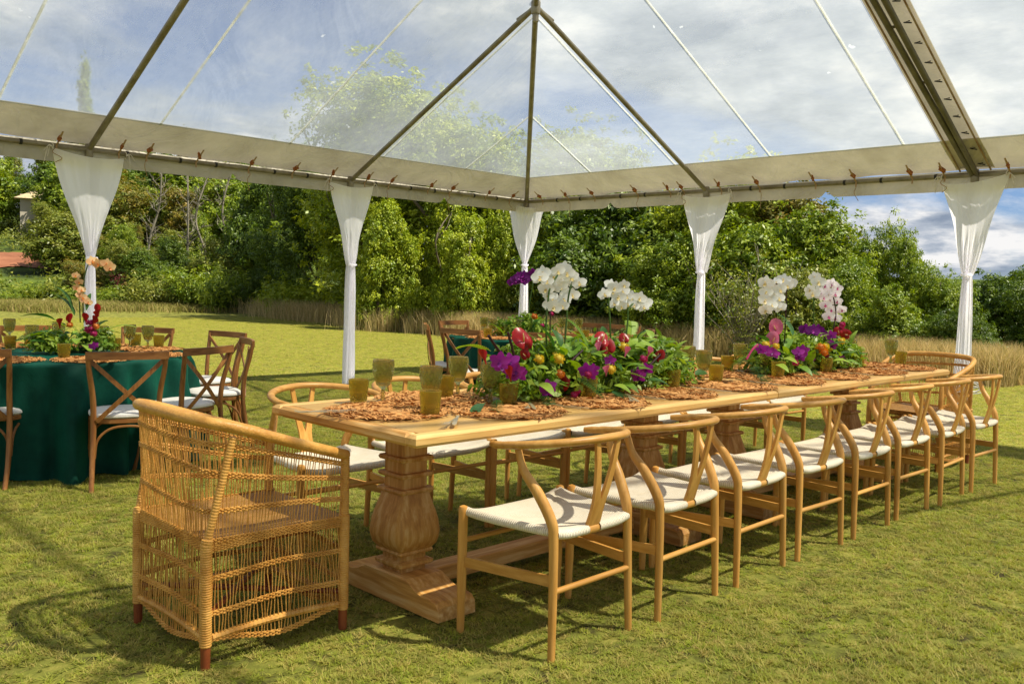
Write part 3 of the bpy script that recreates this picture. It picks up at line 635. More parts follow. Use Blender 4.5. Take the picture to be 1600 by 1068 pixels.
    mbh = MB().box((-2.0, -1.6, -1), (2.0, 1.6, topz(80, 310, 52)-hz_)); mbh.obj('wall', mat('cream_render', (.45, .40, .30), (.5, .45, .35), 2, .9), t)
    zt = topz(75, 291, 52)-hz_; ze = topz(80, 312, 52)-hz_
    mbh = MB().add([(-2.3, -1.9, ze-.15), (2.3, -1.9, ze-.15), (2.3, 1.9, ze-.15), (-2.3, 1.9, ze-.15), (-1.2, 0, zt), (1.2, 0, zt)], [(0, 1, 5, 4), (2, 3, 4, 5), (1, 2, 5), (3, 0, 4), (3, 2, 1, 0)])
    mbh.obj('roof', mat('beige_roofing', (.40, .30, .16), (.52, .42, .25), 5, .8), t, smooth=False)

# ------------------------------------------------------------------ tent
CX, CY, D, H, SL = 9.094, 8.954, 2.95, 2.401, .486
tent = thing('frame_tent', 'large clear roofed frame tent with off white eaves standing over the tables', 'tent', (CX, CY, 0))
def tp(x, y, z=0): return (x-CX, y-CY, z)
x0t, y1t = CX-4*D, CY-4*D
posts = [(CX-i*D, CY) for i in range(5)]+[(CX, CY-i*D) for i in range(1, 5)]+[(x0t, CY-i*D) for i in range(1, 5)]
for (x, y) in posts:
    MB().tube([tp(x, y, 0), tp(x, y, H)], .027, 12).obj('post', metal, tent)
PKZ = H+2*D*SL; pk = (CX-2*D, CY-2*D)
def roofz(x, y): return H+SL*min(CX-x, x-x0t, CY-y if y > pk[1] else 99)
def seg(name, A, B, r, m=metal, n=10): return MB().tube([tp(*A), tp(*B)], r, n).obj(name, m, tent)
for i in range(4):
    seg('eave_tube', (CX-i*D-.03, CY, H), (CX-(i+1)*D+.03, CY, H), .024)
    seg('eave_tube', (CX, CY-i*D-.03, H), (CX, CY-(i+1)*D+.03, H), .024)
    seg('eave_tube', (x0t, CY-i*D-.03, H), (x0t, CY-(i+1)*D+.03, H), .024)
seg('hip_rafter', (CX, CY, H), (*pk, PKZ), .028); seg('hip_rafter', (x0t, CY, H), (*pk, PKZ), .028)
for sgn, xe in ((1, CX), (-1, x0t)):
    J = (xe-sgn*D, CY-D, H+SL*D)
    seg('rafter', (xe-sgn*D, CY, H), J, .026); seg('rafter', (xe, CY-D, H), J, .026)
    mbj = MB(); mbj.lathe([(.04, -.07), (.045, -.05), (.045, .05), (.03, .07)], 12, tp(*J))
    for dx, dy in ((sgn, 0), (0, 1)):
        mbj.tube([tp(J[0], J[1], J[2]-.01), tp(J[0]+dx*.23, J[1]+dy*.23, J[2]-.085)], .024, 10)
    mbj.tube([tp(J[0], J[1], J[2]-.14), tp(J[0], J[1], J[2]+.02)], .03, 10)
    mbj.obj('crown_fitting', metal, tent)
seg('rafter', (pk[0], CY, H), (*pk, PKZ), .028)
for yy in (pk[1]-.0, pk[1]-D, pk[1]-2*D):
    for sgn, xe in ((1, CX), (-1, x0t)):
        if yy == pk[1]:
            for off_ in (-.07, .07):
                seg('truss_rafter', (xe, yy+off_*.3, H-.01), (pk[0], yy+off_, PKZ-.06), .025, darkmetal)
            for k in range(1, 9):
                t_ = k/9; xx = xe+(pk[0]-xe)*t_; z_ = H+(PKZ-H-.06)*t_
                seg('truss_brace', (xx, yy-.07*t_, z_), (xx, yy+.07*t_, z_), .012, darkmetal, 6)
        else: seg('rafter', (xe, yy, H), (pk[0], yy, PKZ), .027)
seg('ridge_tube', (*pk, PKZ), (pk[0], y1t, PKZ), .028)
# roof skins: clear panels, opaque edge strips, seams
UP = .045
BW = .43     # run of the opaque strip in plan
def skin(poly, name, m, nx=2, up=UP, th=0): 
    return MB().add([tp(x, y, z+up) for x, y, z in poly], [tuple(range(len(poly)))]).obj(name, m, tent, smooth=False)
def P_(x, y): return (x, y, roofz(x, y))
# end (left side of the picture): faces y = CY ; side: faces x = CX
b = BW
sw = .17
ye = pk[1]+sw   # clear hip section ends at the seam flap
skin([P_(CX-b, CY-b), P_(x0t+b, CY-b), (*pk, PKZ)], 'clear_roof_panel', vinyl_m)
for sgn, xe in ((1, CX), (-1, x0t)):
    skin([P_(xe-sgn*b, CY-b), (xe-sgn*(CY-ye), ye, H+SL*(CY-ye)), (xe-sgn*b, ye, H+SL*b)][::-1] if sgn > 0 else [P_(xe-sgn*b, CY-b), (xe-sgn*(CY-ye), ye, H+SL*(CY-ye)), (xe-sgn*b, ye, H+SL*b)], 'clear_roof_panel', vinyl_m)
    skin([(xe-sgn*b, pk[1]-sw, H+SL*b), (pk[0], pk[1]-sw, PKZ), (pk[0], y1t, PKZ), (xe-sgn*b, y1t, H+SL*b)], 'clear_roof_panel', vinyl_m)
# opaque strips with slight sag and waviness
def strip(A, B, inA, inB, name='eave_strip', n=60, seed=0):
    r_ = np.random.default_rng(seed); G = []
    A, B, inA, inB = map(np.array, (A, B, inA, inB))
    for i in range(n+1):
        t_ = i/n; p = A+(B-A)*t_; q = inA+(inB-inA)*t_; row = []
        bay = abs(math.sin(t_*4*PI))
        for j in range(6):
            s_ = j/5; z_ = p*(1-s_)+q*s_; sag = -.020*math.sin(s_*PI)*bay+r_.normal()*.0015+.008*math.sin(t_*90+s_*3)*(s_ < .9)*(.3+bay)
            row.append(tp(z_[0], z_[1], z_[2]+UP+.004+sag))
        G.append(row)
    return MB().grid(G).obj(name, canvas, tent)
o_ = .03
strip((CX+o_, CY+o_, H), (x0t-o_, CY+o_, H), P_(CX-b-.02, CY-b-.02), P_(x0t+b+.02, CY-b-.02), seed=1)
strip((CX+o_, y1t, H), (CX+o_, CY+o_, H), (CX-b-.02, y1t, H+SL*(b+.02)), P_(CX-b-.02, CY-b-.02), seed=2)
strip((x0t-o_, CY+o_, H), (x0t-o_, y1t, H), P_(x0t+b+.02, CY-b-.02), (x0t+b+.02, y1t, H+SL*(b+.02)), seed=3)
# valance with the little notch at the middle of each bay
def valance(A, B, nb, drop=.14):
    A = np.array(A, float); B = np.array(B, float); G = []; n = nb*48; L_ = np.linalg.norm(B-A); d = (B-A)/L_; nr = np.array([-d[1], d[0]])
    for i in range(n+1):
        t_ = i/n; ph = (t_*nb) % 1; x_ = (ph-.5)*L_/nb; nt_ = .075*math.exp(-(x_/.055)**4); sc_ = .012*(abs(math.sin(t_*nb*PI)) > .985)
        p = A+(B-A)*t_; wv = .010*math.sin(t_*60)+.006*math.sin(t_*131); row = []
        for j in range(5):
            s_ = j/4; row.append(tp(p[0]-nr[0]*(o_+.012+wv*s_), p[1]-nr[1]*(o_+.012+wv*s_), H+UP-.001-(drop+.045-nt_)*s_))
        G.append(row)
    return MB().grid(G).obj('valance', canvas, tent)
valance((CX+.01, CY), (x0t-.01, CY), 4); valance((CX, y1t), (CX, CY+.01), 4) ; valance((x0t, CY), (x0t, y1t), 4)
MB  # valance faces sit just outside the eave tubes
# white welded seams between clear sheets, halfway between rafters
def seam(A, B, w=.028, nm='roof_seam', m=None):
    return MB().board([tp(A[0], A[1], A[2]+UP+.012), tp(B[0], B[1], B[2]+UP+.012)], w, .003, (B[1]-A[1], A[0]-B[0], 0)).obj(nm, m or seam_m, tent)
seam_m = mat('milky_weld', (.66, .66, .60), (.8, .8, .76), 8, .5, trans=.5)
for q_ in (.52, .95, 1.36, 1.83, 2.30, 2.77, 3.2, 3.6):
    q = D*q_; x_ = CX-q; top = min(q, 4*D-q, 2*D); seam((x_, CY-b, H+SL*b), (x_, CY-top, H+SL*top), .022)
    if q < 2*D-.25:
        for sgn, xe in ((1, CX), (-1, x0t)): seam((xe-sgn*b, CY-q, H+SL*b), (xe-sgn*q, CY-q, H+SL*q), .022)
for q in (2*D+D*.9,):
    for sgn, xe in ((1, CX), (-1, x0t)): seam((xe-sgn*b, CY-q, H+SL*b), (pk[0], CY-q, PKZ))
# laced white seam flap above the double truss
for sgn, xe in ((1, CX), (-1, x0t)):
    G = []; n = 46
    for i in range(n+1):
        t_ = i/n; xx = xe+(pk[0]-xe)*t_; z_ = H+(PKZ-H)*t_; row = []
        for j in range(9):
            s_ = j/8; yy = pk[1]-sw+2*sw*s_; w_ = .012*math.sin(t_*190+math.sin(s_*5)*2)*math.sin(s_*PI)
            row.append(tp(xx, yy, z_+UP+.01+w_+.03*math.sin(s_*PI)))
        G.append(row)
    MB().grid(G).obj('seam_flap', canvas, tent)
    for s2 in (-1, 1):
        MB().tube([tp(xe, pk[1]+s2*(sw-.035), H+UP-.006), tp(pk[0], pk[1]+s2*(sw-.035), PKZ+UP-.006)], .009, 6).obj('flap_hem', welt, tent)
    mbl = MB()
    for k in range(26):
        t_ = (k+.5)/26; xx = xe+(pk[0]-xe)*t_; z_ = H+(PKZ-H)*t_
        mbl.tube([tp(xx, pk[1]-.10, z_+UP-.01), tp(xx+.02, pk[1]-.05, z_-.01+UP), tp(xx-.01, pk[1]-.12, z_-.03+UP)], .006, 5)
    o = mbl.obj('lacing', black, tent)
# straps and buckles on the opaque strip
bk = MB().box((-.016, -.024, -.022), (.016, .024, .022)).tube([(-.024, 0, .0), (.024, 0, 0)], .007, 6); bk.tube([(0, -.03, -.012), (0, .035, .018)], .009, 6); bkm = bk.mesh('buckle', rust, 'auto')
st = MB().board([(0, .17, .17*SL+.02), (0, .05, .026), (0, -.005, -.01), (0, .0, -.06)], .016, .003, (1, 0, 0)); stm = st.mesh('strap', strapm, False)
tails = []
for i in range(3):
    r_ = np.random.default_rng(i+3); tails.append(MB().tube(bez([(0, .0, -.02), (.01+r_.normal()*.01, .02, -.07), (-.01+r_.normal()*.015, .01, -.12), (r_.normal()*.02, .015, -.16-.04*i)], 4), .0035, 5).mesh('tie_tail', strapm))
def strap_at(x, y, rz, k):
    jt = random.Random(k*13+int(rz*10)); q_ = jt.uniform(-.10, .10); x += abs(math.cos(rz))*q_; y += abs(math.sin(rz))*q_
    z_ = H+.005
    link('strap', stm, tent, tp(x, y, z_), (0, 0, rz)); link('buckle', bkm, tent, tp(x+.075*-math.sin(rz), y+.075*math.cos(rz), z_+.075*SL+.012), (math.atan(SL)+jt.uniform(-.2, .2), jt.uniform(-.3, .3), rz+jt.uniform(-.5, .5)), (jt.uniform(.6, .9), jt.uniform(.9, 1.4), .8))
    if k % 2 == 0: link('tie_tail', tails[k % 3], tent, tp(x, y, z_), (0, 0, rz+k))
k = 0
for i in range(4):
    for f_ in (.09, .27, .46, .64, .82, .93):
        strap_at(CX-(i+f_)*D, CY-.03, PI, k); strap_at(CX-.03, CY-(i+f_)*D, PI/2, k+1)
        if k < 14:
            pass
        k += 1
# black joint bands on the eave tube
bm_ = MB().tube([(-.012, 0, 0), (.012, 0, 0)], .0275, 10).mesh('tube_clip', black)
for i in range(3):
    for f_ in (.20, .34, .57, .70, .88):
        link('tube_clip', bm_, tent, tp(CX-(i+f_)*D, CY, H)); link('tube_clip', bm_, tent, tp(CX, CY-(i+f_)*D, H), (0, 0, PI/2))
for (x, y) in posts[:8]:
    MB().lathe([(.034, -.07), (.038, -.06), (.038, .03), (.030, .05)], 12, tp(x, y, H)).obj('post_fitting', metal, tent)
    MB().lathe([(.055, 0), (.055, .008), (.03, .012)], 12, tp(x, y, .004)).obj('base_plate', metal, tent)

# drapes
def drape(x, y, dx, dy, wtop, ztie, label, seed, zbot=.02, wt=.075, wbot=.10, skew=0.):
    """gathered white sheer hung off the eave tube; dx, dy the direction along the eave; hangs just inside the post"""
    r_ = np.random.default_rng(seed); t = thing('drape', label, 'drape', (x, y, 0), 0, 'white drapes tied round the tent posts')
    nx, ny = dy, -dx
    if nx*(0-x)+ny*(0-y) < 0: nx, ny = -nx, -ny
    folds = r_.uniform(0, 2*PI, 4); asym = r_.uniform(-.035, .035); lean_ = r_.uniform(-.03, .03)
    def sheet(z0_, z1_, w0, w1, n, curve):
        G = []
        for i in range(n+1):
            t_ = i/n; z_ = z0_+(z1_-z0_)*t_; w_ = w0+(w1-w0)*(t_**curve); row = []; m_ = 46
            for j in range(m_+1):
                s_ = j/m_*2-1; amp = (.0015+.022*(1-min(1, w_/wtop))**2)+.004*math.sin(t_*9)
                sagz = -.045*(1-t_)**3*(1-s_*s_) if z0_ > z1_ and n > 30 else 0
                f_ = amp*(math.sin(s_*9+folds[0]+t_*1.1)+.6*math.sin(s_*21+folds[1]-t_*2)+.35*math.sin(s_*37+folds[2]))
                edge = .03*abs(s_)**6*math.cos(s_*3)
                bow = .035*math.cos(s_*PI/2)*(1 if w_ > .12 else w_/.12)
                px = w_/2*s_+(lean_*(1-t_) if n > 30 else 0)+.012*math.sin(t_*7+folds[3])*s_*(n > 30); o2 = .045+bow+f_+edge
                row.append((dx*px+nx*o2, dy*px+ny*o2, z_+sagz+(asym*s_*(1-t_)**4 if n > 30 else 0)))
            G.append(row)
        return G
    MB().grid(sheet(H-.035, ztie, wtop, wt, 44, 1.08)).obj('upper_swag', white_sheer, t)
    MB().grid(sheet(ztie, zbot, wt, wbot, 26, .6)).obj('lower_tail', white_sheer, t)
    MB().tube([(dx*.045*math.cos(a)+nx*(.07+.035*math.sin(a)), dy*.045*math.cos(a)+ny*(.07+.035*math.sin(a)), ztie+.004*math.sin(3*a)) for a in np.linspace(0, 2*PI, 18)], .011, 6).obj('tie_band', white_sheer, t)
    # tie cords at the two upper corners
    for s_ in (-1, 1):
        a = np.array([dx*wtop/2*s_+nx*.05, dy*wtop/2*s_+ny*.05, H-.03])
        mbc = MB()
        mbc.tube(bez([a, a+[0, 0, .03], a+[nx*-.05, ny*-.05, .045], a+[nx*-.08, ny*-.08, .0], a+[nx*-.03, ny*-.03, -.02]], 4), .005, 5)
        for q in range(3): e_ = r_.normal(size=3)*.03; mbc.tube(bez([a, a+[dx*s_*.03+e_[0]*.5, dy*s_*.03, .02], a+[dx*s_*.06+e_[0], dy*s_*.06+e_[1], -.03-.05*q]], 4), .004, 4)
        mbc.obj('tie_cord', rope, t)
drape(CX-2*D, CY, 1, 0, .66, 1.38, 'white drape leftmost of the five, orchids in front of its knot', 1, wbot=.15)
drape(CX-D, CY, 1, 0, .60, 1.42, 'white drape second from left, standing alone over open lawn', 2, wbot=.15)
drape(CX, CY, .7071, -.7071, .54, 1.52, 'white drape at the tent corner behind the purple orchids', 3, wbot=.17)
drape(CX, CY-D, 0, 1, .65, 1.45, 'white drape fourth from left between the orchid sprays', 4, wbot=.14)
drape(CX, CY-2*D, 0, 1, .57, 1.46, 'white drape at the right under the double truss', 5, wbot=.17, zbot=.20)

# coil of spare white cord tied to the right post
x_, y_ = CX+.02, CY-2*D; mbk = MB(); zc = topz(1533, 603, x_*F0[0]+y_*F0[1]); rk = np.random.default_rng(12)
for k in range(7):
    a0 = rk.uniform(-.5, .5); w_ = rk.uniform(.07, .12); h_ = rk.uniform(.03, .055)
    mbk.tube([(R0[0]*(.08+w_*math.cos(a))+rk.normal()*.002, R0[1]*(.08+w_*math.cos(a)), h_*math.sin(a+a0*.3)+.012*k-.04) for a in np.linspace(0, 2*PI, 20)], .005, 5)
ck = mbk.obj('cord_coil', rope, None); ck.location = (x_, y_, zc); tag(ck, 'coil of white cord tied to the tent post at the right drape', 'rope')

# ------------------------------------------------------------------ long table (two joined trestle tables)
TY0, TY1, TX0, TX1, TH = 2.247, 3.144, 1.809, 6.436, .76
XM = 4.12
def long_table(xa, xb, label):
    t = thing('trestle_table', label, 'table', (xa, (TY0+TY1)/2, 0), 0, 'two trestle tables set end to end')
    L_ = xb-xa; hw = (TY1-TY0)/2; bd = .055; th = .042
    def plank(n, lo, hi, m, bev=.006):
        x0, y0, z0 = lo; x1, y1, z1 = hi; b_ = bev
        V = [(x0+b_, y0+b_, z0), (x1-b_, y0+b_, z0), (x1-b_, y1-b_, z0), (x0+b_, y1-b_, z0), (x0, y0, z0+b_), (x1, y0, z0+b_), (x1, y1, z0+b_), (x0, y1, z0+b_),
             (x0, y0, z1-b_), (x1, y0, z1-b_), (x1, y1, z1-b_), (x0, y1, z1-b_), (x0+b_, y0+b_, z1), (x1-b_, y0+b_, z1), (x1-b_, y1-b_, z1), (x0+b_, y1-b_, z1)]
        Fc = [(3, 2, 1, 0), (12, 13, 14, 15)]
        for a in (0, 4, 8): Fc += [(a+i, a+(i+1) % 4, a+4+(i+1) % 4, a+4+i) for i in range(4)]
        return MB().add(V, Fc).obj(n, m, t, smooth=False)
    # plank boards of the top, with rounded rim boards
    nb = 6; yw = (2*hw-2*bd)/nb
    for i in range(nb):
        plank('top_board', (bd+.002, -hw+bd+i*yw+.0004, TH-.030), (L_-bd-.002, -hw+bd+(i+1)*yw-.0004, TH-.0022+random.uniform(-.0002, .0002)), top_oak, .0008)
    plank('edge_board', (0, -hw, TH-th), (L_, -hw+bd, TH), oak['x'], .011); plank('edge_board', (0, hw-bd, TH-th), (L_, hw, TH), oak['x'], .011)
    plank('edge_board', (0, -hw+bd+.001, TH-th), (bd, hw-bd-.001, TH), washed['y'], .011); plank('edge_board', (L_-bd, -hw+bd+.001, TH-th), (L_, hw-bd-.001, TH), washed['y'], .011)
    plank('apron', (.20, -.13, TH-th-.018), (L_-.20, .30, TH-th-.001), washed['x'], .003)
    prof = [(.062, .120), (.062, .142), (.080, .143), (.085, .149), (.085, .159), (.074, .165), (.062, .168), (.062, .190), (.080, .192), (.084, .199), (.080, .207), (.084, .213),
            (.098, .226), (.110, .246), (.115, .268), (.113, .290), (.105, .320), (.093, .352), (.081, .386), (.073, .414), (.068, .430), (.080, .432), (.084, .440), (.080, .449), (.062, .451), (.061, .492), (.078, .494), (.082, .502), (.078, .510), (.061, .512),
            (.061, .555), (.077, .557), (.081, .566), (.077, .574), (.061, .576), (.061, .70)]
    PY = .095
    for xp in (.39, L_-.39):
        # turned square baluster: flat faces with softened corners
        mbp = MB(); n = 48; an = np.linspace(0, 2*PI, n, endpoint=False)+PI/48; V = []
        for i, (r_, z_) in enumerate(prof):
            pw = 18 if not .215 < z_ < .43 else max(4.6, 18-(r_-.066)*300)
            V.append(np.stack([xp+r_*np.sign(np.cos(an))*np.abs(np.cos(an))**(2/pw), PY+r_*np.sign(np.sin(an))*np.abs(np.sin(an))**(2/pw), np.full(n, z_)], 1))
        kk = len(prof); mbp.add(np.concatenate(V), [(i*n+j, i*n+(j+1) % n, (i+1)*n+(j+1) % n, (i+1)*n+j) for i in range(kk-1) for j in range(n)]+[tuple(range(n))[::-1], tuple((kk-1)*n+j for j in range(n))])
        mbp.obj('pedestal', washed['z'], t)
        # sledge foot with ogee ends
        ys = [-.325, -.322, -.305, -.27, -.225, -.185, -.155, -.13, 0, .13, .155, .185, .225, .27, .305, .322, .325]; ys = [q+PY for q in ys]; zs = [.025, .060, .078, .086, .086, .096, .112, .122, .122, .122, .112, .096, .086, .086, .078, .060, .025]
        mbf = MB(); hw2 = .092; V = []
        for y_, z_ in zip(ys, zs): V += [(xp-hw2, y_, .008), (xp+hw2, y_, .008), (xp+hw2, y_, z_-.006), (xp+hw2-.007, y_, z_), (xp-hw2+.007, y_, z_), (xp-hw2, y_, z_-.006)]
        kk = len(ys); mbf.add(V, [(i*6+j, i*6+(j+1) % 6, i*6+6+(j+1) % 6, i*6+6+j) for i in range(kk-1) for j in range(6)]+[(5, 4, 3, 2, 1, 0), tuple((kk-1)*6+j for j in range(6))])
        mbf.obj('sledge_foot', washed['y'], t, smooth=False)
    plank('stretcher', (.39+.094, PY-.045, .035), (L_-.39-.094, PY+.045, .100), washed['x'], .005)
    return t
long_table(TX0, XM-.003, 'near pale oak trestle table, its rounded corner closest to the big wicker chair')
long_table(XM+.003, TX1, 'far pale oak trestle table joined to the near one, wicker chair at its end')

# ------------------------------------------------------------------ wishbone chairs
def make_wishbone(label, group):
    t = thing('wishbone_chair', label, 'chair', group=group)
    for s_ in (-1, 1):
        P = bez([(s_*.262, .20, 0), (s_*.262, .20, .22), (s_*.262, .20, .44)], 4); P = np.vstack([P, [(s_*.262, .20, .452), (s_*.262, .20, .459), (s_*.262, .20, .463)]])
        MB().tube(P, [.0135]+[.0150]*2+[.0175]*(len(P)-6)+[.0175, .014, .005], 12).obj('leg', beech['z'], t)
        P = bez([(s_*.213, -.195, 0), (s_*.207, -.188, .22), (s_*.203, -.180, .40), (s_*.206, -.170, .47), (s_*.222, -.120, .56), (s_*.240, -.070, .63), (s_*.246, -.045, .702)], 7)
        n = len(P); tt = np.linspace(0, 1, n); rr = np.interp(tt, [0, .3, .52, .66, .85, 1], [.0132, .0165, .0195, .0195, .0145, .012])
        MB().tube(P, rr, 12).obj('leg', beech['z'], t)
        MB().board([(s_*.262, .188, .262), (s_*.206, -.172, .268)], .036, .013, (0, 0, 1)).obj('side_stretcher', beech['y'], t, smooth=False)
        # seat rail ends showing next to the corner knob
    MB().tube([(-.257, .20, .335), (.257, .20, .335)], .0095, 10).obj('front_stretcher', beech['x'], t)
    MB().tube([(-.205, -.19, .235), (.205, -.19, .235)], .0105, 10).obj('rear_stretcher', beech['x'], t)
    # bow rail
    P = []
    for a in np.linspace(-PI*.50, PI*.50, 33):
        x_ = .268*math.sin(a); y_ = .005-.245*math.cos(a); P.append((x_, y_, .742-.034*(abs(a)/(PI/2))**1.6))
    P = [(-.250, .075, .702), (-.262, .045, .704)]+P+[(.262, .045, .704), (.250, .075, .702)]
    n = len(P); rr = [.0155 if 2 < i < n-3 else .0145 for i in range(n)]; rr[0] = rr[-1] = .011
    MB().tube(P, rr, 12, flat=(1.12, .92)).obj('bow_rail', beech['x'], t)
    # Y splat: one board with a keyhole split
    th = .012; mbs = MB()
    def row(z_): f_ = (z_-.42)/.31; return -.178-.058*f_-.012*math.sin(f_*PI)
    zc = .540
    for s_ in (-1, 1):
        Z = np.linspace(.418, .735, 16); V = []
        for z_ in Z:
            f_ = (z_-.418)/.317; yo = row(z_); g_ = max(0, z_-zc)/(.735-zc)
            inn = 0 if z_ < zc-.004 else (.006+.040*g_**.9)
            outw = .037+.0*f_ if z_ < zc else .037+(.030*g_**1.0)
            outw = .036-.004*math.sin(min(1, f_*2.4)*PI) if z_ < zc else outw
            V += [(s_*inn, yo-th/2, z_), (s_*outw, yo-th/2, z_), (s_*outw, yo+th/2, z_), (s_*inn, yo+th/2, z_)]
        k_ = len(Z); mbs.add(V, [(i*4+j, i*4+(j+1) % 4, i*4+4+(j+1) % 4, i*4+4+j)[::(1 if s_ > 0 else -1)] for i in range(k_-1) for j in range(4)]+[(3, 2, 1, 0), tuple(4*(k_-1)+j for j in range(4))])
    mbs.obj('splat', beech['z'], t, smooth=False)
    MB().tube([(-.05, -.176, .412), (.05, -.176, .412)], .0165, 12).obj('seat_rail', beech['x'], t)
    # woven seat, rolled round its rails
    n = 26; G = []
    for i in range(n+1):
        v_ = i/n; y_ = -.180+.385*v_; hw = .195+(.252-.195)*v_; row_ = []
        for j in range(n+1):
            u_ = j/n*2-1; x_ = hw*u_; rise = .015*(abs(u_)**6)+.006*abs(v_*2-1)**8; dip = -.016*(1-u_*u_)*(1-(v_*2-1)**2)
            crease = -.004*math.exp(-((abs(u_)-abs(v_*2-1))/.05)**2)
            corner = .010*(abs(u_)**4)*(v_**4)
            row_.append((x_, y_, .432+rise+dip+crease+corner-(.006 if v_ in (0, 1) else 0)))
        G.append(row_)
    mbq = MB(); G = np.array(G); mbq.grid(G)
    def roll(edge, outd, gap=None):
        Gp = []
        for p in edge:
            p = np.array(p); ro = .0165; c_ = p-np.array([0, 0, ro]); Gp.append([p]+[c_+outd*ro*math.sin(a)+np.array([0, 0, ro*math.cos(a)]) for a in np.linspace(.35, 3.4, 9)])
        mbq.grid(Gp)
    roll(G[-1], np.array([0, 1., 0])); roll(G[:, 0], np.array([-1., 0, 0])); roll(G[:, -1][::-1], np.array([1., 0, 0]))
    e_ = G[0][::-1]; roll(e_[:12], np.array([0, -1., 0])); roll(e_[15:], np.array([0, -1., 0]))
    und = G.copy(); und[..., 2] -= .03; mbq.grid(und[::-1])
    mbq.obj('woven_seat', cord, t)
    return t
near_lab = ['nearest wishbone chair on the camera side, front of the row', 'second wishbone chair in the near row, behind the nearest one', 'third wishbone chair of the near row', 'fourth wishbone chair of the near row, below the first white orchids gap', 'fifth wishbone chair of the near row, below the joint of the two tables', 'sixth wishbone chair of the near row, third from the far end', 'seventh wishbone chair of the near row, next to last by the right drape', 'farthest wishbone chair of the near row, in front of the right drape foot']
far_lab = ['wishbone chair across the table at the left corner behind the wicker chair', 'wishbone chair across the table, second from the left corner, behind the first goblet', 'third wishbone chair on the far side, behind the paired tumblers', 'fourth wishbone chair on the far side, behind the purple orchids', 'fifth wishbone chair on the far side, its rail under the red anthuriums', 'sixth wishbone chair on the far side, beyond the table joint', 'seventh wishbone chair on the far side, beside the second flower arrangement', 'last wishbone chair on the far side, nearest the far wicker chair']
wc = make_wishbone(near_lab[0], 'wishbone chairs on the near side of the long table'); KT = kidtree(wc)
FX = 2.199+.2103; SP = .5683
jr = random.Random(2)
for i in range(8):
    x = FX+i*SP; y = 1.983+.195; a = jr.uniform(-.055, .055)
    if i == 0: wc.location = (FX-.012, y-.003, 0); wc.rotation_euler = (0, 0, .02)
    else: dup(wc, (x+jr.uniform(-.01, .01), y+jr.uniform(-.012, .012), 0), a, near_lab[i], kd=KT)
for i in range(8):
    x = 2.32+i*.565
    dup(wc, (x+jr.uniform(-.02, .02), 3.53+jr.uniform(-.03, .03), 0), PI+jr.uniform(-.06, .06), far_lab[i], 'wishbone chairs on the far side of the long table', kd=KT)

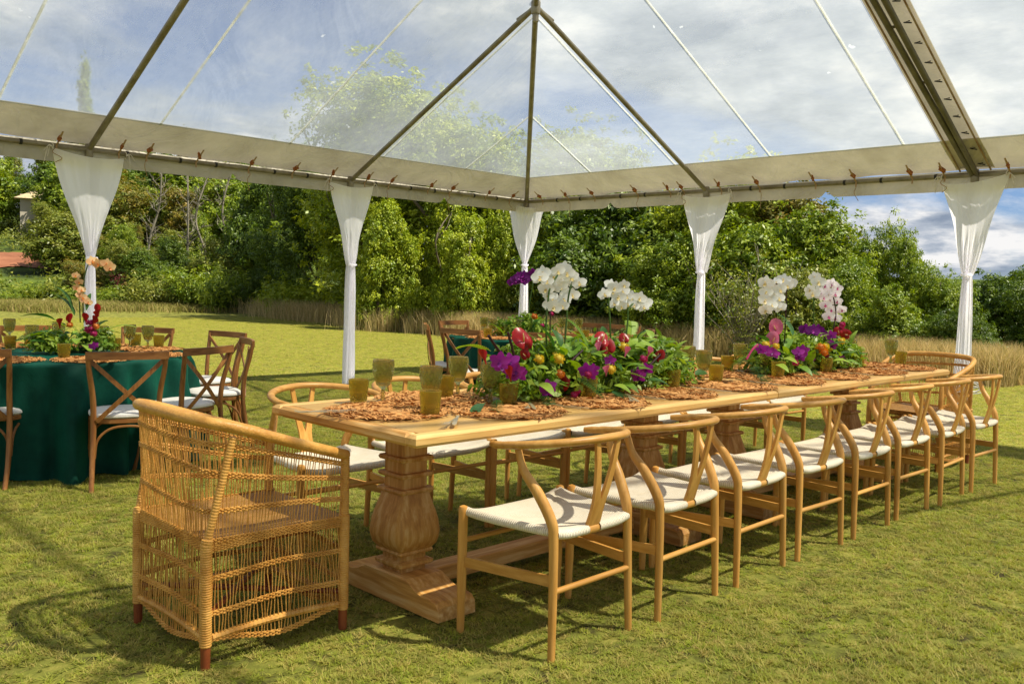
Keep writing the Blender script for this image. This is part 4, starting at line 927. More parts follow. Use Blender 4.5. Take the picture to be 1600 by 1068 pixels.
# ------------------------------------------------------------------ wicker armchairs
def make_wicker(label):
    t = thing('wicker_chair', label, 'armchair', group='wicker armchairs at the table ends')
    # local frame: x forward, y left; centre of the feet at the origin; base .52 x .52
    xb, xf, hy = -.26, .26, .262
    def rail(s_):   # s_ 0..1 from right front arm tip round the back to left front arm tip
        c_ = [(xf+.005, -.262, .632), (.05, -.300, .700), (-.17, -.300, .772), (-.280, -.215, .800), (-.310, 0, .808), (-.280, .215, .800), (-.17, .300, .772), (.05, .300, .700), (xf+.005, .262, .632)]
        return c_
    RP = bez(rail(0), 9); RL = np.concatenate([[0], np.cumsum(np.linalg.norm(np.diff(RP, axis=0), axis=1))]); RL /= RL[-1]
    def railp(s_): return np.array([np.interp(s_, RL, RP[:, k]) for k in range(3)])
    base = np.array([(xf, -hy, .42), (xb+.03, -hy, .42), (xb, -hy+.03, .42), (xb, hy-.03, .42), (xb+.03, hy, .42), (xf, hy, .42)]); BL = np.concatenate([[0], np.cumsum(np.linalg.norm(np.diff(base, axis=0), axis=1))]); BL /= BL[-1]
    def basep(s_, z_): p = np.array([np.interp(s_, BL, base[:, k]) for k in range(3)]); p[2] = z_; return p
    def surf(s_, h_):  # h_ 0 seat level .. 1 rail
        a = basep(s_, .40); b_ = railp(s_); f_ = h_**1.25
        p = a*(1-f_)+b_*f_; p[2] = a[2]+(b_[2]-a[2])*h_; 
        return p
    ns = 135; r_ = np.random.default_rng(6)
    mbc = MB()
    for i in range(ns+1):
        s_ = i/ns; sl = r_.normal()*.002; wob = r_.normal(size=8)*.0022
        P = []
        for k, h_ in enumerate(np.linspace(0, 1, 8)):
            p = surf(min(1, max(0, s_+sl*math.sin(h_*3))), h_); d = r_.normal(size=3)*.0013; P.append(p+d*.7)
        mbc.tube(P, .0019, 4, cap=False)
    mbc.obj('upper_canes', cane, t, kind='stuff')
    # skirt: rectangle below the seat, slightly wider at the bottom
    sk = np.array([(xf, -hy), (xb+.02, -hy), (xb, -hy+.02), (xb, hy-.02), (xb+.02, hy), (xf, hy), (xf, -hy)]); SLn = np.concatenate([[0], np.cumsum(np.linalg.norm(np.diff(sk, axis=0), axis=1))]); per = SLn[-1]; SLn /= per
    def skp(s_, z_):
        s_ = s_ % 1.0; x_ = np.interp(s_, SLn, sk[:, 0]); y_ = np.interp(s_, SLn, sk[:, 1]); f_ = 1+.03*(1-z_/.4); return np.array([x_*f_, y_*f_, z_])
    def sag(s_): # bands dip at the corners and lift mid-side / wave
        cs = np.array([0, SLn[1], SLn[3], SLn[5], 1.]); d = np.min(np.abs(cs-s_)); return math.cos(min(d*4, .5)*2*PI)
    mbc = MB(); ns2 = 165
    for i in range(ns2):
        s_ = i/ns2; zb = .078+.018*sag(s_)-.004; P = [skp(s_+.002*math.sin(z_*31+i), z_)+r_.normal(size=3)*.0013 for z_ in np.linspace(zb, .41, 6)]
        mbc.tube(P, .0019, 4, cap=False)
    mbc.obj('skirt_canes', cane, t, kind='stuff')
    # paired twisted bands
    def band(fn, n, name='woven_band', tw=2, gap=.0095):
        mbb = MB()
        for q in range(tw):
            for w_ in (-1, 1):
                P = []
                for i in range(n+1):
                    s_ = i/n; p, nrm = fn(s_); P.append(p+nrm*.0042*w_*(1 if i % 2 else -1)*1.0+np.array([0, 0, (q-.5*(tw-1))*gap+.002*w_]))
                mbb.tube(P, .0030, 5, cap=False)
        return mbb.obj(name, cane, t)
    def upfn(h0, wave, ph):
        def fn(s_):
            h_ = h0+wave*math.sin(s_*PI*3+ph)*.6; p = surf(s_, min(1, max(0, h_))); c_ = np.array([-.05, 0, p[2]]); nrm = p-c_; nrm /= np.linalg.norm(nrm); return p, nrm
        return fn
    for h0, wv, ph in ((.03, .0, 0), (.30, .05, 1.), (.62, .05, 2.3), (.84, .03, .8)): band(upfn(h0, wv, ph), 150)
    def lofn(z0_, wave):
        def fn(s_):
            p = skp(s_, z0_-wave*sag(s_)); nrm = np.array([p[0], p[1], 0]); nrm /= np.linalg.norm(nrm); return p, nrm
        return fn
    for z0_, wv in ((.298, .006), (.185, .006), (.078, -.018)): band(lofn(z0_, wv), 190)
    band(lofn(.395, .006), 190, tw=3, gap=.008)
    # hoops bracing the skirt low down
    mbh = MB()
    c4 = [(xf, -hy), (xb, -hy), (xb, hy), (xf, hy), (xf, -hy)]
    for a, b_ in zip(c4[:-1], c4[1:]):
        P = [(a[0]+(b_[0]-a[0])*t_, a[1]+(b_[1]-a[1])*t_, .098+.012*math.sin(t_*PI)) for t_ in np.linspace(.04, .96, 90)]
        mbh.tube(P, [.0105+.0022*(i % 3 > 0) for i in range(90)], 8)
    mbh.obj('wrapped_hoop', cane, t)
    # corner posts wrapped in cane, stained feet
    for sx, sy in ((xf, -hy), (xf, hy), (xb, -hy), (xb, hy)):
        MB().tube([(sx, sy, 0), (sx, sy, .12)], [.015, .017], 12).obj('foot', cane_dark, t)
        zt = .63 if sx > 0 else .40
        Z = np.linspace(.075, zt, int((zt-.075)/.0026)); 
        P = [(sx, sy, z_) for z_ in Z]
        if sx < 0:
            s_ = RL[np.argmin(np.hypot(RP[:, 0]+.19, RP[:, 1]-sy*1.14))]; q = surf(s_, .92); b0 = np.array([sx, sy, .40])
            P += [tuple(b0+(q-b0)*t_+np.array([0, 0, 0])) for t_ in np.linspace(.01, 1, 110)]
        n_ = len(P); zz_ = np.array([p[2] for p in P]); rr = np.where(zz_ > .42, .0150 if sx > 0 else .0120, .0185)+.0013*(np.arange(n_) % 3 > 0)
        MB().tube(P, rr, 9).obj('wrapped_post', cane, t)
    for a, b_ in (((xf, -hy), (xb, hy)), ((xf, hy), (xb, -hy))): MB().tube([(*a, .14), (*b_, .142 if a[1] < 0 else .168)], .011, 8).obj('cross_brace', cane_dark, t)
    for a, b_ in zip(c4[:-1], c4[1:]): MB().tube([(a[0]*.93, a[1]*.93, .385), (b_[0]*.93, b_[1]*.93, .385)], .012, 8).obj('seat_rail', cane_dark, t)
    # rail
    n_ = len(RP); Pd = bez(RP[::3], 12); MB().tube(Pd, [.0185+.0010*(i % 2) for i in range(len(Pd))], 10).obj('wrapped_rail', cane, t)
    # woven seat
    G = [[(xb+.01+(xf-xb-.0)*i/26, -hy+.005+(2*hy-.01)*j/26, .412-.012*math.sin(i/26*PI)*math.sin(j/26*PI)) for j in range(27)] for i in range(27)]
    G2 = [[(p[0], p[1], p[2]-.012) for p in r2] for r2 in G][::-1]
    MB().grid(G).grid(G2).obj('woven_seat', cane_weave, t)
    return t
def weave():
    m = mat('tight_cane_weave', (.46, .21, .045), (.64, .34, .085), 20, .5, spec=.3)
    N, L = m.node_tree.nodes, m.node_tree.links; bsdf = N['Principled BSDF']; tcn = N.new('ShaderNodeTexCoord')
    c_ = N.new('ShaderNodeTexBrick'); c_.inputs['Scale'].default_value = 45; c_.inputs['Mortar Size'].default_value = .04; c_.inputs['Color1'].default_value = (1, 1, 1, 1); c_.inputs['Color2'].default_value = (.75, .75, .75, 1); c_.inputs['Mortar'].default_value = (.1, .1, .1, 1)
    L.new(tcn.outputs['Object'], c_.inputs['Vector']); bp = N.new('ShaderNodeBump'); bp.inputs['Strength'].default_value = .8; bp.inputs['Distance'].default_value = .004
    L.new(c_.outputs['Color'], bp.inputs['Height']); L.new(bp.outputs[0], bsdf.inputs['Normal'])
    old = bsdf.inputs['Base Color'].links[0].from_socket; mm = N.new('ShaderNodeMix'); mm.data_type = 'RGBA'; mm.blend_type = 'MULTIPLY'; mm.inputs['Factor'].default_value = .75
    L.new(old, mm.inputs[6]); L.new(c_.outputs['Color'], mm.inputs[7]); L.new(mm.outputs[2], bsdf.inputs['Base Color']); return m
cane_weave = weave()
wk = make_wicker('honey coloured wicker armchair at the near end of the long table'); KW = kidtree(wk)
wk.location = (1.565, 2.925, 0)
dup(wk, (6.93, 2.62, 0), PI-.05, 'honey coloured wicker armchair at the far end of the long table', kd=KW)

# ------------------------------------------------------------------ cross back chairs
def make_crossback(label, group):
    t = thing('cross_back_chair', label, 'chair', group=group)
    for s_ in (-1, 1):
        P = bez([(s_*.215, -.285, 0), (s_*.205, -.225, .18), (s_*.195, -.190, .42), (s_*.200, -.200, .60), (s_*.222, -.235, .76), (s_*.232, -.255, .868)], 5)
        MB().tube(P, np.interp(np.linspace(0, 1, len(P)), [0, .5, 1], [.0155, .0185, .015]), 10).obj('rear_leg', elm['z'], t)
        P = bez([(s_*.225, .205, 0), (s_*.205, .185, .12), (s_*.190, .170, .30), (s_*.185, .165, .425)], 4)
        MB().tube(P, .0165, 10).obj('front_leg', elm['z'], t)
        # bent braces under the seat, at the sides
        P = bez([(s_*.198, .160, .20), (s_*.19, .12, .33), (s_*.185, .03, .395), (s_*.187, -.06, .395), (s_*.195, -.15, .33), (s_*.203, -.195, .20)], 5)
        MB().tube(P, .0085, 7).obj('bent_brace', elm['y'], t)
        P = [(s_*(.222-.40*f_), -.232+.03*f_-.022*math.sin(f_*PI)-s_*.006, .835-.395*f_) for f_ in np.linspace(0, 1, 12)]
        MB().board(P, .028, .008, (.9, 0, -s_*.45)).obj('cross_slat', elm['z'], t, smooth=False)
    for yy in (-.19, .165):
        P = bez([(-.19, yy, .20), (-.17, yy, .32), (-.08, yy, .392), (.08, yy, .392), (.17, yy, .32), (.19, yy, .20)], 5)
        MB().tube(P, .0085, 7).obj('bent_brace', elm['x'], t)
    P = [(x_, -.255-.030*math.cos(x_/.25*PI/2), .862) for x_ in np.linspace(-.245, .245, 17)]
    MB().board(P, .050, .020, (0, 0, 1)).obj('top_rail', elm['x'], t, smooth=False)
    P = []
    def ring(z_, k_): return [((k_)*(.205 if abs(math.cos(a)) < 2 else 0)*np.sign(math.cos(a))*abs(math.cos(a))**.65, -.005+k_*.195*np.sign(math.sin(a))*abs(math.sin(a))**.65, z_) for a in np.linspace(0, 2*PI, 40, endpoint=False)]
    def rings(L_, nm, m_):
        V = []; 
        for z_, k_ in L_: V += ring(z_, k_)
        n = 40; K_ = len(L_); MB().add(V, [(i*n+j, i*n+(j+1) % n, (i+1)*n+(j+1) % n, (i+1)*n+j) for i in range(K_-1) for j in range(n)]+[tuple(range(n))[::-1], tuple((K_-1)*n+j for j in range(n))]).obj(nm, m_, t)
    rings([(.418, .97), (.424, 1.0), (.446, 1.0), (.450, .98)], 'seat', elm['x'])
    rings([(.4505, .90), (.453, .99), (.462, 1.03), (.476, 1.02), (.488, .95), (.494, .80), (.496, .4), (.496, .05)], 'cushion', cream_cloth)
    return t
R1C = (-3.08, 6.08); S1 = .905
def rv_(r_, Y): p = R0*r_+F0*Y; return (float(p[0]), float(p[1]))
c1x, c1y = rv_(*R1C)
CB = None; KC = None
def crossback(r_, Y, cx, cy, label, group, sc, jit=0.):
    global CB, KC
    x, y = rv_(r_, Y); dx, dy = cx-x, cy-y; rz = math.atan2(dy, dx)-PI/2+jit
    L_ = math.hypot(dx, dy); x += dx/L_*.24; y += dy/L_*.24
    if CB is None:
        CB = make_crossback(label, group); KC = kidtree(CB); CB.location = (x, y, 0); CB.rotation_euler = (0, 0, rz); CB.scale = (sc,)*3
    else: dup(CB, (x, y, 0), rz, label, group, sc, KC)
G1, G2 = 'cross back chairs round the left green table', 'cross back chairs round the far green table'
for r_, Y, lb, j in [(-3.05, 5.10, 'cross back chair cut by the left edge of the picture, back to us', -.05), (-2.145, 5.22, 'cross back chair with its back to us, just left of the big wicker chair', -.32), (-1.90, 5.72, 'cross back chair behind the wicker chair rail, angled to the left table', -.1),
                     (-1.90, 6.50, 'rightmost cross back chair of the left table, seen from the side', .15), (-2.30, 7.3, 'cross back chair of the left table partly hidden behind two others', 0.), (-3.05, 7.55, 'cross back chair across the left table, only its top rail showing right of the flowers', 0.), (-3.95, 7.35, 'cross back chair across the left table, left of the flowers', 0.)]:
    crossback(r_, Y, c1x, c1y, lb, G1, S1, j)
R2C = (.285, 8.95); c2x, c2y = rv_(*R2C)
for r_, Y, lb in [(-.46, 8.0, 'cross back chair with its back to us at the left of the far table'), (-.83, 8.8, 'leftmost cross back chair of the far table, seen from the side'), (-.63, 9.7, 'cross back chair at the far left of the far table, behind another'), (.33, 7.78, 'cross back chair of the far table, back to us behind the flowers'), (.93, 8.0, 'cross back chair of the far table behind the second white orchids'),
                  (1.36, 8.9, 'rightmost cross back chair of the far table'), (.85, 10.05, 'cross back chair across the far table behind its goblets'), (1.2, 9.75, 'cross back chair across the far table at its right')]:
    crossback(r_, Y, c2x, c2y, lb, G2, .95)

# ------------------------------------------------------------------ round tables with velvet cloths
def round_table(cx, cy, R_, h_, label, clabel, seed):
    t = thing('round_table', label, 'table', (cx, cy, 0), 0, 'round banquet tables')
    MB().lathe([(R_-.01, h_-.028), (R_, h_-.024), (R_, h_-.006), (R_-.01, h_-.004)], 64).obj('tabletop', washed['x'], t)
    for a in (0, PI/2, PI, 3*PI/2):
        MB().tube([(R_*.6*math.cos(a), R_*.6*math.sin(a), 0), (R_*.6*math.cos(a), R_*.6*math.sin(a), h_-.03)], .016, 8).obj('leg', metal, t)
    r_ = np.random.default_rng(seed); n = 360; an = np.linspace(0, 2*PI, n, endpoint=False); V = []; kf = [8, 13, 21, 34]; ph = r_.uniform(0, 6.28, 4)
    fold = sum(a_*np.sin(an*k_+p_) for a_, k_, p_ in zip((.5, .7, .8, .35), kf, ph)); fold = np.sign(fold)*np.abs(fold)**.9
    Z = []
    for i in range(10): Z.append((R_*i/9*.995 if i else .02, h_+.0015, 0.))
    Z += [(R_+.006, h_-.004, 0.), (R_+.012, h_-.02, .08)]
    for k_ in range(1, 15): f_ = k_/14; Z.append((R_+.012+.045*f_, h_-.02-(h_-.028)*f_, .10+.90*f_**.55))
    for rr, z_, f_ in Z:
        ra = rr+f_*.075*fold-(.03*f_); sw_ = an+f_*.02*np.sin(an*5)
        V.append(np.stack([ra*np.cos(sw_), ra*np.sin(sw_), np.full(n, z_)+(.006*np.sin(an*11) if z_ < .05 else 0)], 1))
    k_ = len(Z); mbt = MB().add(np.concatenate(V), [(i*n+j, (i+1)*n+j, (i+1)*n+(j+1) % n, i*n+(j+1) % n) for i in range(k_-1) for j in range(n)])
    o = mbt.obj('tablecloth', green_velvet, None, True); o.location = (cx, cy, 0); tag(o, clabel, 'tablecloth', 'green velvet tablecloths')
T1H, T2H = .70, .735
round_table(c1x, c1y, .845, T1H, 'round banquet table at the left, hidden under green velvet', 'floor length green velvet cloth on the left round table', 1)
round_table(c2x, c2y, .90, T2H, 'round banquet table behind the flowers, hidden under green velvet', 'floor length green velvet cloth on the far round table', 2)

# ------------------------------------------------------------------ placemats, glasses, cutlery
def make_mat_mesh(seed, R_=.235, n=760):
    r_ = np.random.default_rng(seed); mbm = MB()
    mbm.lathe([(R_*.80, 0), (R_*.80, .004), (R_*.3, .005), (.01, .005)], 40)
    for i in range(n):
        a = r_.uniform(0, 2*PI); rad = R_*(.22+.78*math.sqrt(r_.random())); t_ = a+PI/2+r_.normal()*.55; L_ = r_.uniform(.022, .06); w_ = r_.uniform(.004, .009)
        c_ = np.array([rad*math.cos(a), rad*math.sin(a), .006]); d = np.array([math.cos(t_), math.sin(t_), 0]); hgt = r_.uniform(.001, .007)
        sdir = np.array([-d[1], d[0], r_.normal()*.5]); sdir /= np.linalg.norm(sdir)
        P = [c_-d*L_/2, c_-d*L_*.2+[0, 0, hgt], c_+d*L_*.2+[0, 0, hgt*r_.uniform(.5, 1.2)], c_+d*L_/2]; V = []
        for k_, p in enumerate(P): ww = w_*(.5 if k_ in (0, 3) else 1); V += [p-sdir*ww/2, p+sdir*ww/2]
        mbm.add(V, [(0, 1, 3, 2), (2, 3, 5, 4), (4, 5, 7, 6)])
    me = mbm.mesh('placemat', jute, False)
    return me
mats = [make_mat_mesh(s_) for s_ in (1, 2, 3)]
def gob_mod(i, an): return 1+.10*np.abs(np.sin(an*6+i*.5)*np.sin(an*6-i*.5)) if 12 <= i <= 27 else np.ones(len(an))
def goblet_mesh():
    prof = [(.001, .001), (.036, .001), (.037, .003), (.030, .006), (.012, .011), (.0075, .018), (.0095, .026), (.0065, .034), (.0085, .042), (.0065, .050), (.010, .058), (.020, .066)]
    prof += [(.026+.016*math.sin(min(1, k_/13)*PI/2), .072+k_*.0062) for k_ in range(16)]+[(.0425, .172), (.0415, .174), (.039, .170)]
    prof += [(.037-.0*k_, .15-k_*.02) for k_ in range(3)]+[(.030, .085), (.015, .074), (.001, .072)]
    return MB().lathe(prof, 96, mod=gob_mod, cap=False).mesh('goblet', goblet_glass, True)
def tum_mod(i, an): return 1+.035*np.abs(np.sin(an*12))*(1 if i % 2 else 0) if 4 <= i <= 19 else np.ones(len(an))
def tumbler_mesh():
    prof = [(.001, .001), (.031, .001), (.033, .004), (.0335, .010)]+[(.034+.0062*(k_/16), .014+k_*.0047) for k_ in range(17)]+[(.0412, .094), (.0405, .096), (.038, .092), (.036, .06), (.032, .016), (.001, .012)]
    return MB().lathe(prof, 96, mod=tum_mod, cap=False).mesh('tumbler', tumbler_glass, True)
gob_me, tum_me = goblet_mesh(), tumbler_mesh()
def put(me, name, p, label, cat, group, rz=None, sc=1):
    o = link(name, me, None, p, (0, 0, random.uniform(0, 6.28) if rz is None else rz), sc); return tag(o, label, cat, group)
ZT = TH+.0005
GG, TG = 'green glass goblets on the long table', 'amber glass tumblers on the long table'
gob_list = [(598, 631, 'at the far left corner of the long table'), (672, 645, 'directly behind the tumbler nearest us'), (715, 622, 'behind the near place settings, left of the flowers'), (766, 635, 'beside the magenta orchids of the long table'), (896, 622, 'in front of the red flowers mid arrangement'), (1028, 608, 'at the right end of the first arrangement'), (1073, 591, 'in the gap between arrangements, farther side'), (1098, 601, 'in the gap between arrangements, nearer side'), (1155, 584, 'left of the second arrangement on the far side'), (1195, 591, 'in front of the magenta orchids of the second arrangement'), (1273, 580, 'in the middle of the second arrangement'), (1327, 571, 'at the right end of the second arrangement'), (1391, 572, 'last one before the far wicker chair')]
tum_list = [(560, 632, 'nearest the far left corner of the long table'), (672, 653, 'closest to us on the long table'), (695, 624, 'behind the nearest goblet, far side'), (794, 637, 'under the magenta orchids of the first arrangement'), (919, 625, 'in front of the first arrangement at its middle'), (1050, 610, 'at the near right end of the first arrangement'), (1054, 590, 'behind another at the right end of the first arrangement'), (1118, 601, 'right of the pair of goblets in the gap'), (1136, 583, 'far side of the gap between arrangements'), (1215, 593, 'in front of the second arrangement at its left'), (1290, 586, 'in front of the second arrangement at its middle'), (1341, 576, 'at the right end of the second arrangement'), (1407, 573, 'last one before the far wicker chair')]
for u, v, w in gob_list: put(gob_me, 'goblet', atz(u, v-3, ZT), 'smoky green cut glass goblet '+w, 'goblet', GG, sc=1.0)
for u, v, w in tum_list: put(tum_me, 'tumbler', atz(u, v-3, ZT), 'olive amber pressed glass tumbler '+w, 'tumbler', TG, sc=1.0)
MG = 'raffia placemats on the long table'
ords = ['first', 'second', 'third', 'fourth', 'fifth', 'sixth', 'seventh', 'eighth']
for i in range(8):
    x = 2.44+i*.535+jr.uniform(-.02, .02)
    put(mats[i % 3], 'placemat', (x, TY0+.235+jr.uniform(-.01, .01), ZT), 'ruffled orange raffia placemat, %s from the near end on the chair row side nearest us' % ords[i], 'placemat', MG)
    put(mats[(i+1) % 3], 'placemat', (x-.02, TY1-.225+jr.uniform(-.01, .01), ZT), 'ruffled orange raffia placemat, %s from the near end on the far side of the table' % ords[i], 'placemat', MG)
put(mats[2], 'placemat', (2.05, 2.72, ZT+.001), 'ruffled orange raffia placemat before the near wicker chair', 'placemat', MG); put(mats[1], 'placemat', (6.20, 2.68, ZT+.001), 'ruffled orange raffia placemat before the far wicker chair', 'placemat', MG)
def fork_mesh():
    m_ = MB().board([(0, -.10, .004), (0, -.03, .003), (0, .02, .005), (0, .045, .007)], [.009, .006, .007, .020], .0018, (1, 0, 0))
    for k_ in range(4): x_ = (k_-1.5)*.0058; m_.board([(x_, .045, .007), (x_, .07, .005), (x_, .09, .009)], .0032, .0015, (1, 0, 0))
    return m_.mesh('fork', steel, False)
def knife_mesh(): return MB().board([(0, -.11, .004), (0, -.02, .004), (0, .0, .004), (0, .08, .003), (0, .105, .003)], [.010, .011, .013, .016, .005], .003, (1, 0, 0)).mesh('knife', steel, False)
fk, kn = fork_mesh(), knife_mesh()
FG, KG = 'gold forks on the long table', 'gold knives on the long table'
fork_at = [(704, 660, 2.2, 'lying in front of the nearest tumbler'), (500, 645, 1.1, 'lying near the far left corner of the long table'), (825, 636, 2.3, 'beside the first arrangement'), (985, 625, 2.3, 'right of the third placemat on the near side')]
for u, v, a, w in fork_at:
    p = atz(u, v, ZT+.008); put(fk, 'fork', p, 'gold fork '+w, 'fork', FG, a); p2 = (p[0]+.035, p[1]+.012, p[2]); put(kn, 'knife', p2, 'gold knife '+w, 'knife', KG, a+.15)
for i in range(1, 8):
    x = 2.44+i*.535-.245
    put(kn, 'knife', (x+.02, TY0+.2, ZT+.002), 'gold knife left of the %s near side placemat' % ords[i], 'knife', KG, jr.uniform(-.15, .15)); put(fk, 'fork', (x-.01, TY0+.2, ZT+.002), 'gold fork left of the %s near side placemat' % ords[i], 'fork', FG, jr.uniform(-.15, .15))
# round table settings
def ring_mats(cx, cy, n, zt, rr, phase, grp, where, sc=1.):
    for k_ in range(n):
        a = YAW+phase*0+2*PI*k_/n
        x, y = cx+rr*math.cos(a), cy+rr*math.sin(a); dd = (x-cx)*F0[0]+(y-cy)*F0[1]; rr_ = (x-cx)*R0[0]+(y-cy)*R0[1]
        side = ['right', 'far right', 'far', 'far left', 'left', 'near left', 'near', 'near right'][int(round(math.degrees(math.atan2(dd, rr_))/45)) % 8]+' side'
        put(mats[k_ % 3], 'placemat', (x, y, zt+.002+.001*(k_ % 2)), 'ruffled orange raffia placemat at the %s of the %s' % (side, where), 'placemat', grp, sc=sc)
ring_mats(c1x, c1y, 8, T1H, .64, .2, 'raffia placemats on the left green table', 'left green table', .98)
ring_mats(c2x, c2y, 8, T2H, .68, .2, 'raffia placemats on the far green table', 'far green table')
g1 = [(15, 532, 'at the left edge of the picture'), (50, 546, 'second from the left edge of the picture'), (92, 541, 'left of the flower arrangement foot'), (160, 547, 'just right of the flower arrangement foot'), (203, 543, 'right of the flowers, farther of two'), (231, 545, 'rightmost on the left green table')]
t1 = [(16, 546, 'at the left edge of the picture'), (47, 541, 'behind the second goblet from the left'), (100, 560, 'in front of the flowers'), (180, 549, 'right of the flowers near the table edge'), (212, 541, 'between the two right hand goblets'), (248, 543, 'rightmost on the left green table')]
for u, v, w in g1: put(gob_me, 'goblet', atz(u, v, T1H+.004), 'dark green glass goblet on the left table, '+w, 'goblet', 'goblets on the left green table', sc=.98)
for u, v, w in t1: put(tum_me, 'tumbler', atz(u, v, T1H+.004), 'olive glass tumbler on the left table, '+w, 'tumbler', 'tumblers on the left green table', sc=.98)
g2 = [(756, 522, 'leftmost'), (769, 526, 'second from left'), (808, 527, 'below the purple orchids'), (878, 522, 'behind the first white orchid stems'), (891, 526, 'right of the first white orchid stems'), (904, 523, 'third in the cluster behind the white orchids')]
t2 = [(762, 529, 'leftmost'), (782, 526, 'left of the flowers'), (808, 535, 'below the purple orchids'), (902, 533, 'behind the white orchid stems'), (914, 531, 'rightmost')]
for u, v, w in g2: put(gob_me, 'goblet', atz(u, v, T2H+.004), 'green glass goblet on the far round table, '+w, 'goblet', 'goblets on the far green table')
for u, v, w in t2: put(tum_me, 'tumbler', atz(u, v, T2H+.004), 'olive glass tumbler on the far round table, '+w, 'tumbler', 'tumblers on the far green table')

# ------------------------------------------------------------------ flower arrangements
def flat(name, col, col2=None, rough=.45, tr=.25): return mat(name, col, col2 or tuple(c*.75 for c in col), 14, rough, trans=tr, spec=.35)
lg = [flat('fresh_leaf_green', (.17, .31, .025), (.09, .19, .018)), flat('yellow_green_leaf', (.32, .45, .05), (.20, .33, .03)), flat('deep_leaf_green', (.05, .14, .02), (.03, .09, .014)), flat('cool_leaf_green', (.06, .17, .05), (.04, .12, .035))]
m_white = flat('white_orchid_petal', (.86, .86, .84), (.78, .79, .74), .5, .12); m_pinkw = flat('blush_orchid_petal', (.87, .85, .86), (.84, .76, .80), .5, .3)
m_mag = flat('magenta_orchid_petal', (.40, .035, .36), (.25, .015, .24)); m_purp = flat('purple_orchid_petal', (.20, .008, .22), (.12, .005, .14)); m_red = flat('glossy_red_spathe', (.42, .012, .012), (.20, .004, .008), .33, .1)
m_yel = flat('yellow_blossom', (.78, .62, .08), (.66, .46, .04)); m_or = flat('orange_blossom', (.72, .28, .05), (.55, .16, .03)); m_pink = flat('pink_calla', (.62, .22, .32), (.50, .09, .20)); m_pk2 = flat('deep_pink_blossom', (.55, .04, .16), (.35, .02, .10))
m_pk3 = flat('wine_orchid_lip', (.45, .05, .20), (.35, .03, .14)); m_peach = flat('peach_orchid_petal', (.82, .64, .34), (.74, .42, .20)); m_cream = flat('cream_spadix', (.75, .60, .25)); m_stem = flat('green_stem', (.09, .17, .03), (.06, .12, .02)); m_dstem = flat('dark_blade', (.035, .012, .016), (.06, .02, .02)); m_lime = flat('lime_petal', (.35, .42, .08), (.25, .33, .05))
def leaf_me(L_, w_, bend, m, n=8, fold=.25, name='leaf'):
    G = []
    for i in range(n+1):
        t_ = i/n; a = bend*t_; x_ = L_*(math.sin(a)/bend if abs(bend) > 1e-3 else t_); z_ = L_*((1-math.cos(a))/-bend if abs(bend) > 1e-3 else 0)
        hw = w_/2*math.sin(PI*min(1, t_**.75*.97+.02))**.8; wv = .0
        G.append([(x_, s_*hw, z_+fold*abs(s_)*hw+.04*hw*math.sin(t_*11+s_*4)) for s_ in (-1, -.5, 0, .5, 1)])
    return MB().grid(G).mesh(name, m, True)
LEAF = {('broad', k_): leaf_me(.13, .062, .9, lg[k_]) for k_ in range(4)}
LEAF.update({('strap', k_): leaf_me(.24, .038, 1.1, lg[k_]) for k_ in range(4)})
LEAF.update({('big', k_): leaf_me(.24, .085, .8, lg[k_], 10) for k_ in range(4)})
LEAF.update({('small', k_): leaf_me(.07, .030, .8, lg[k_], 5) for k_ in range(4)})
def fern_me(L_, m, name='fern_frond', bend=.9, pairs=16, pw=.055):
    mbf = MB(); P = [(L_*math.sin(bend*t_)/bend, 0, -L_*(1-math.cos(bend*t_))/bend) for t_ in np.linspace(0, 1, 12)]; P = np.array(P)
    mbf.tube(P, np.linspace(.0025, .001, 12), 4)
    for i in range(pairs):
        t_ = .10+.88*i/pairs; c_ = np.array([np.interp(t_, np.linspace(0, 1, 12), P[:, k_]) for k_ in range(3)]); w_ = pw*math.sin(PI*(t_*.85+.12))**.7
        for s_ in (-1, 1):
            d = np.array([.45, s_, -.15]); d /= np.linalg.norm(d); q = np.array([.9, -s_*.4, 0])*.0055
            mbf.add([c_-q, c_+d*w_*.5-q*1.2, c_+d*w_, c_+d*w_*.5+q*1.2, c_+q], [(0, 1, 2, 3, 4)])
    return mbf.mesh(name, m, False)
FERN = [fern_me(.26, lg[k_]) for k_ in range(4)]
def petal(mb_, c_, dirv, nrm, L_, w_, cup=.25, n=5, shape=.8):
    dirv = np.array(dirv, float); dirv /= np.linalg.norm(dirv); nrm = np.array(nrm, float); sd_ = np.cross(nrm, dirv); sd_ /= np.linalg.norm(sd_); G = []
    for i in range(n+1):
        t_ = i/n; hw = w_/2*math.sin(PI*min(.99, t_**shape*.93+.05))**.62
        G.append([np.array(c_)+dirv*L_*t_+sd_*hw*s_+nrm*(cup*L_*(t_**2)*.4+.12*hw*abs(s_)) for s_ in (-1, -.4, .4, 1)])
    mb_.grid(G)
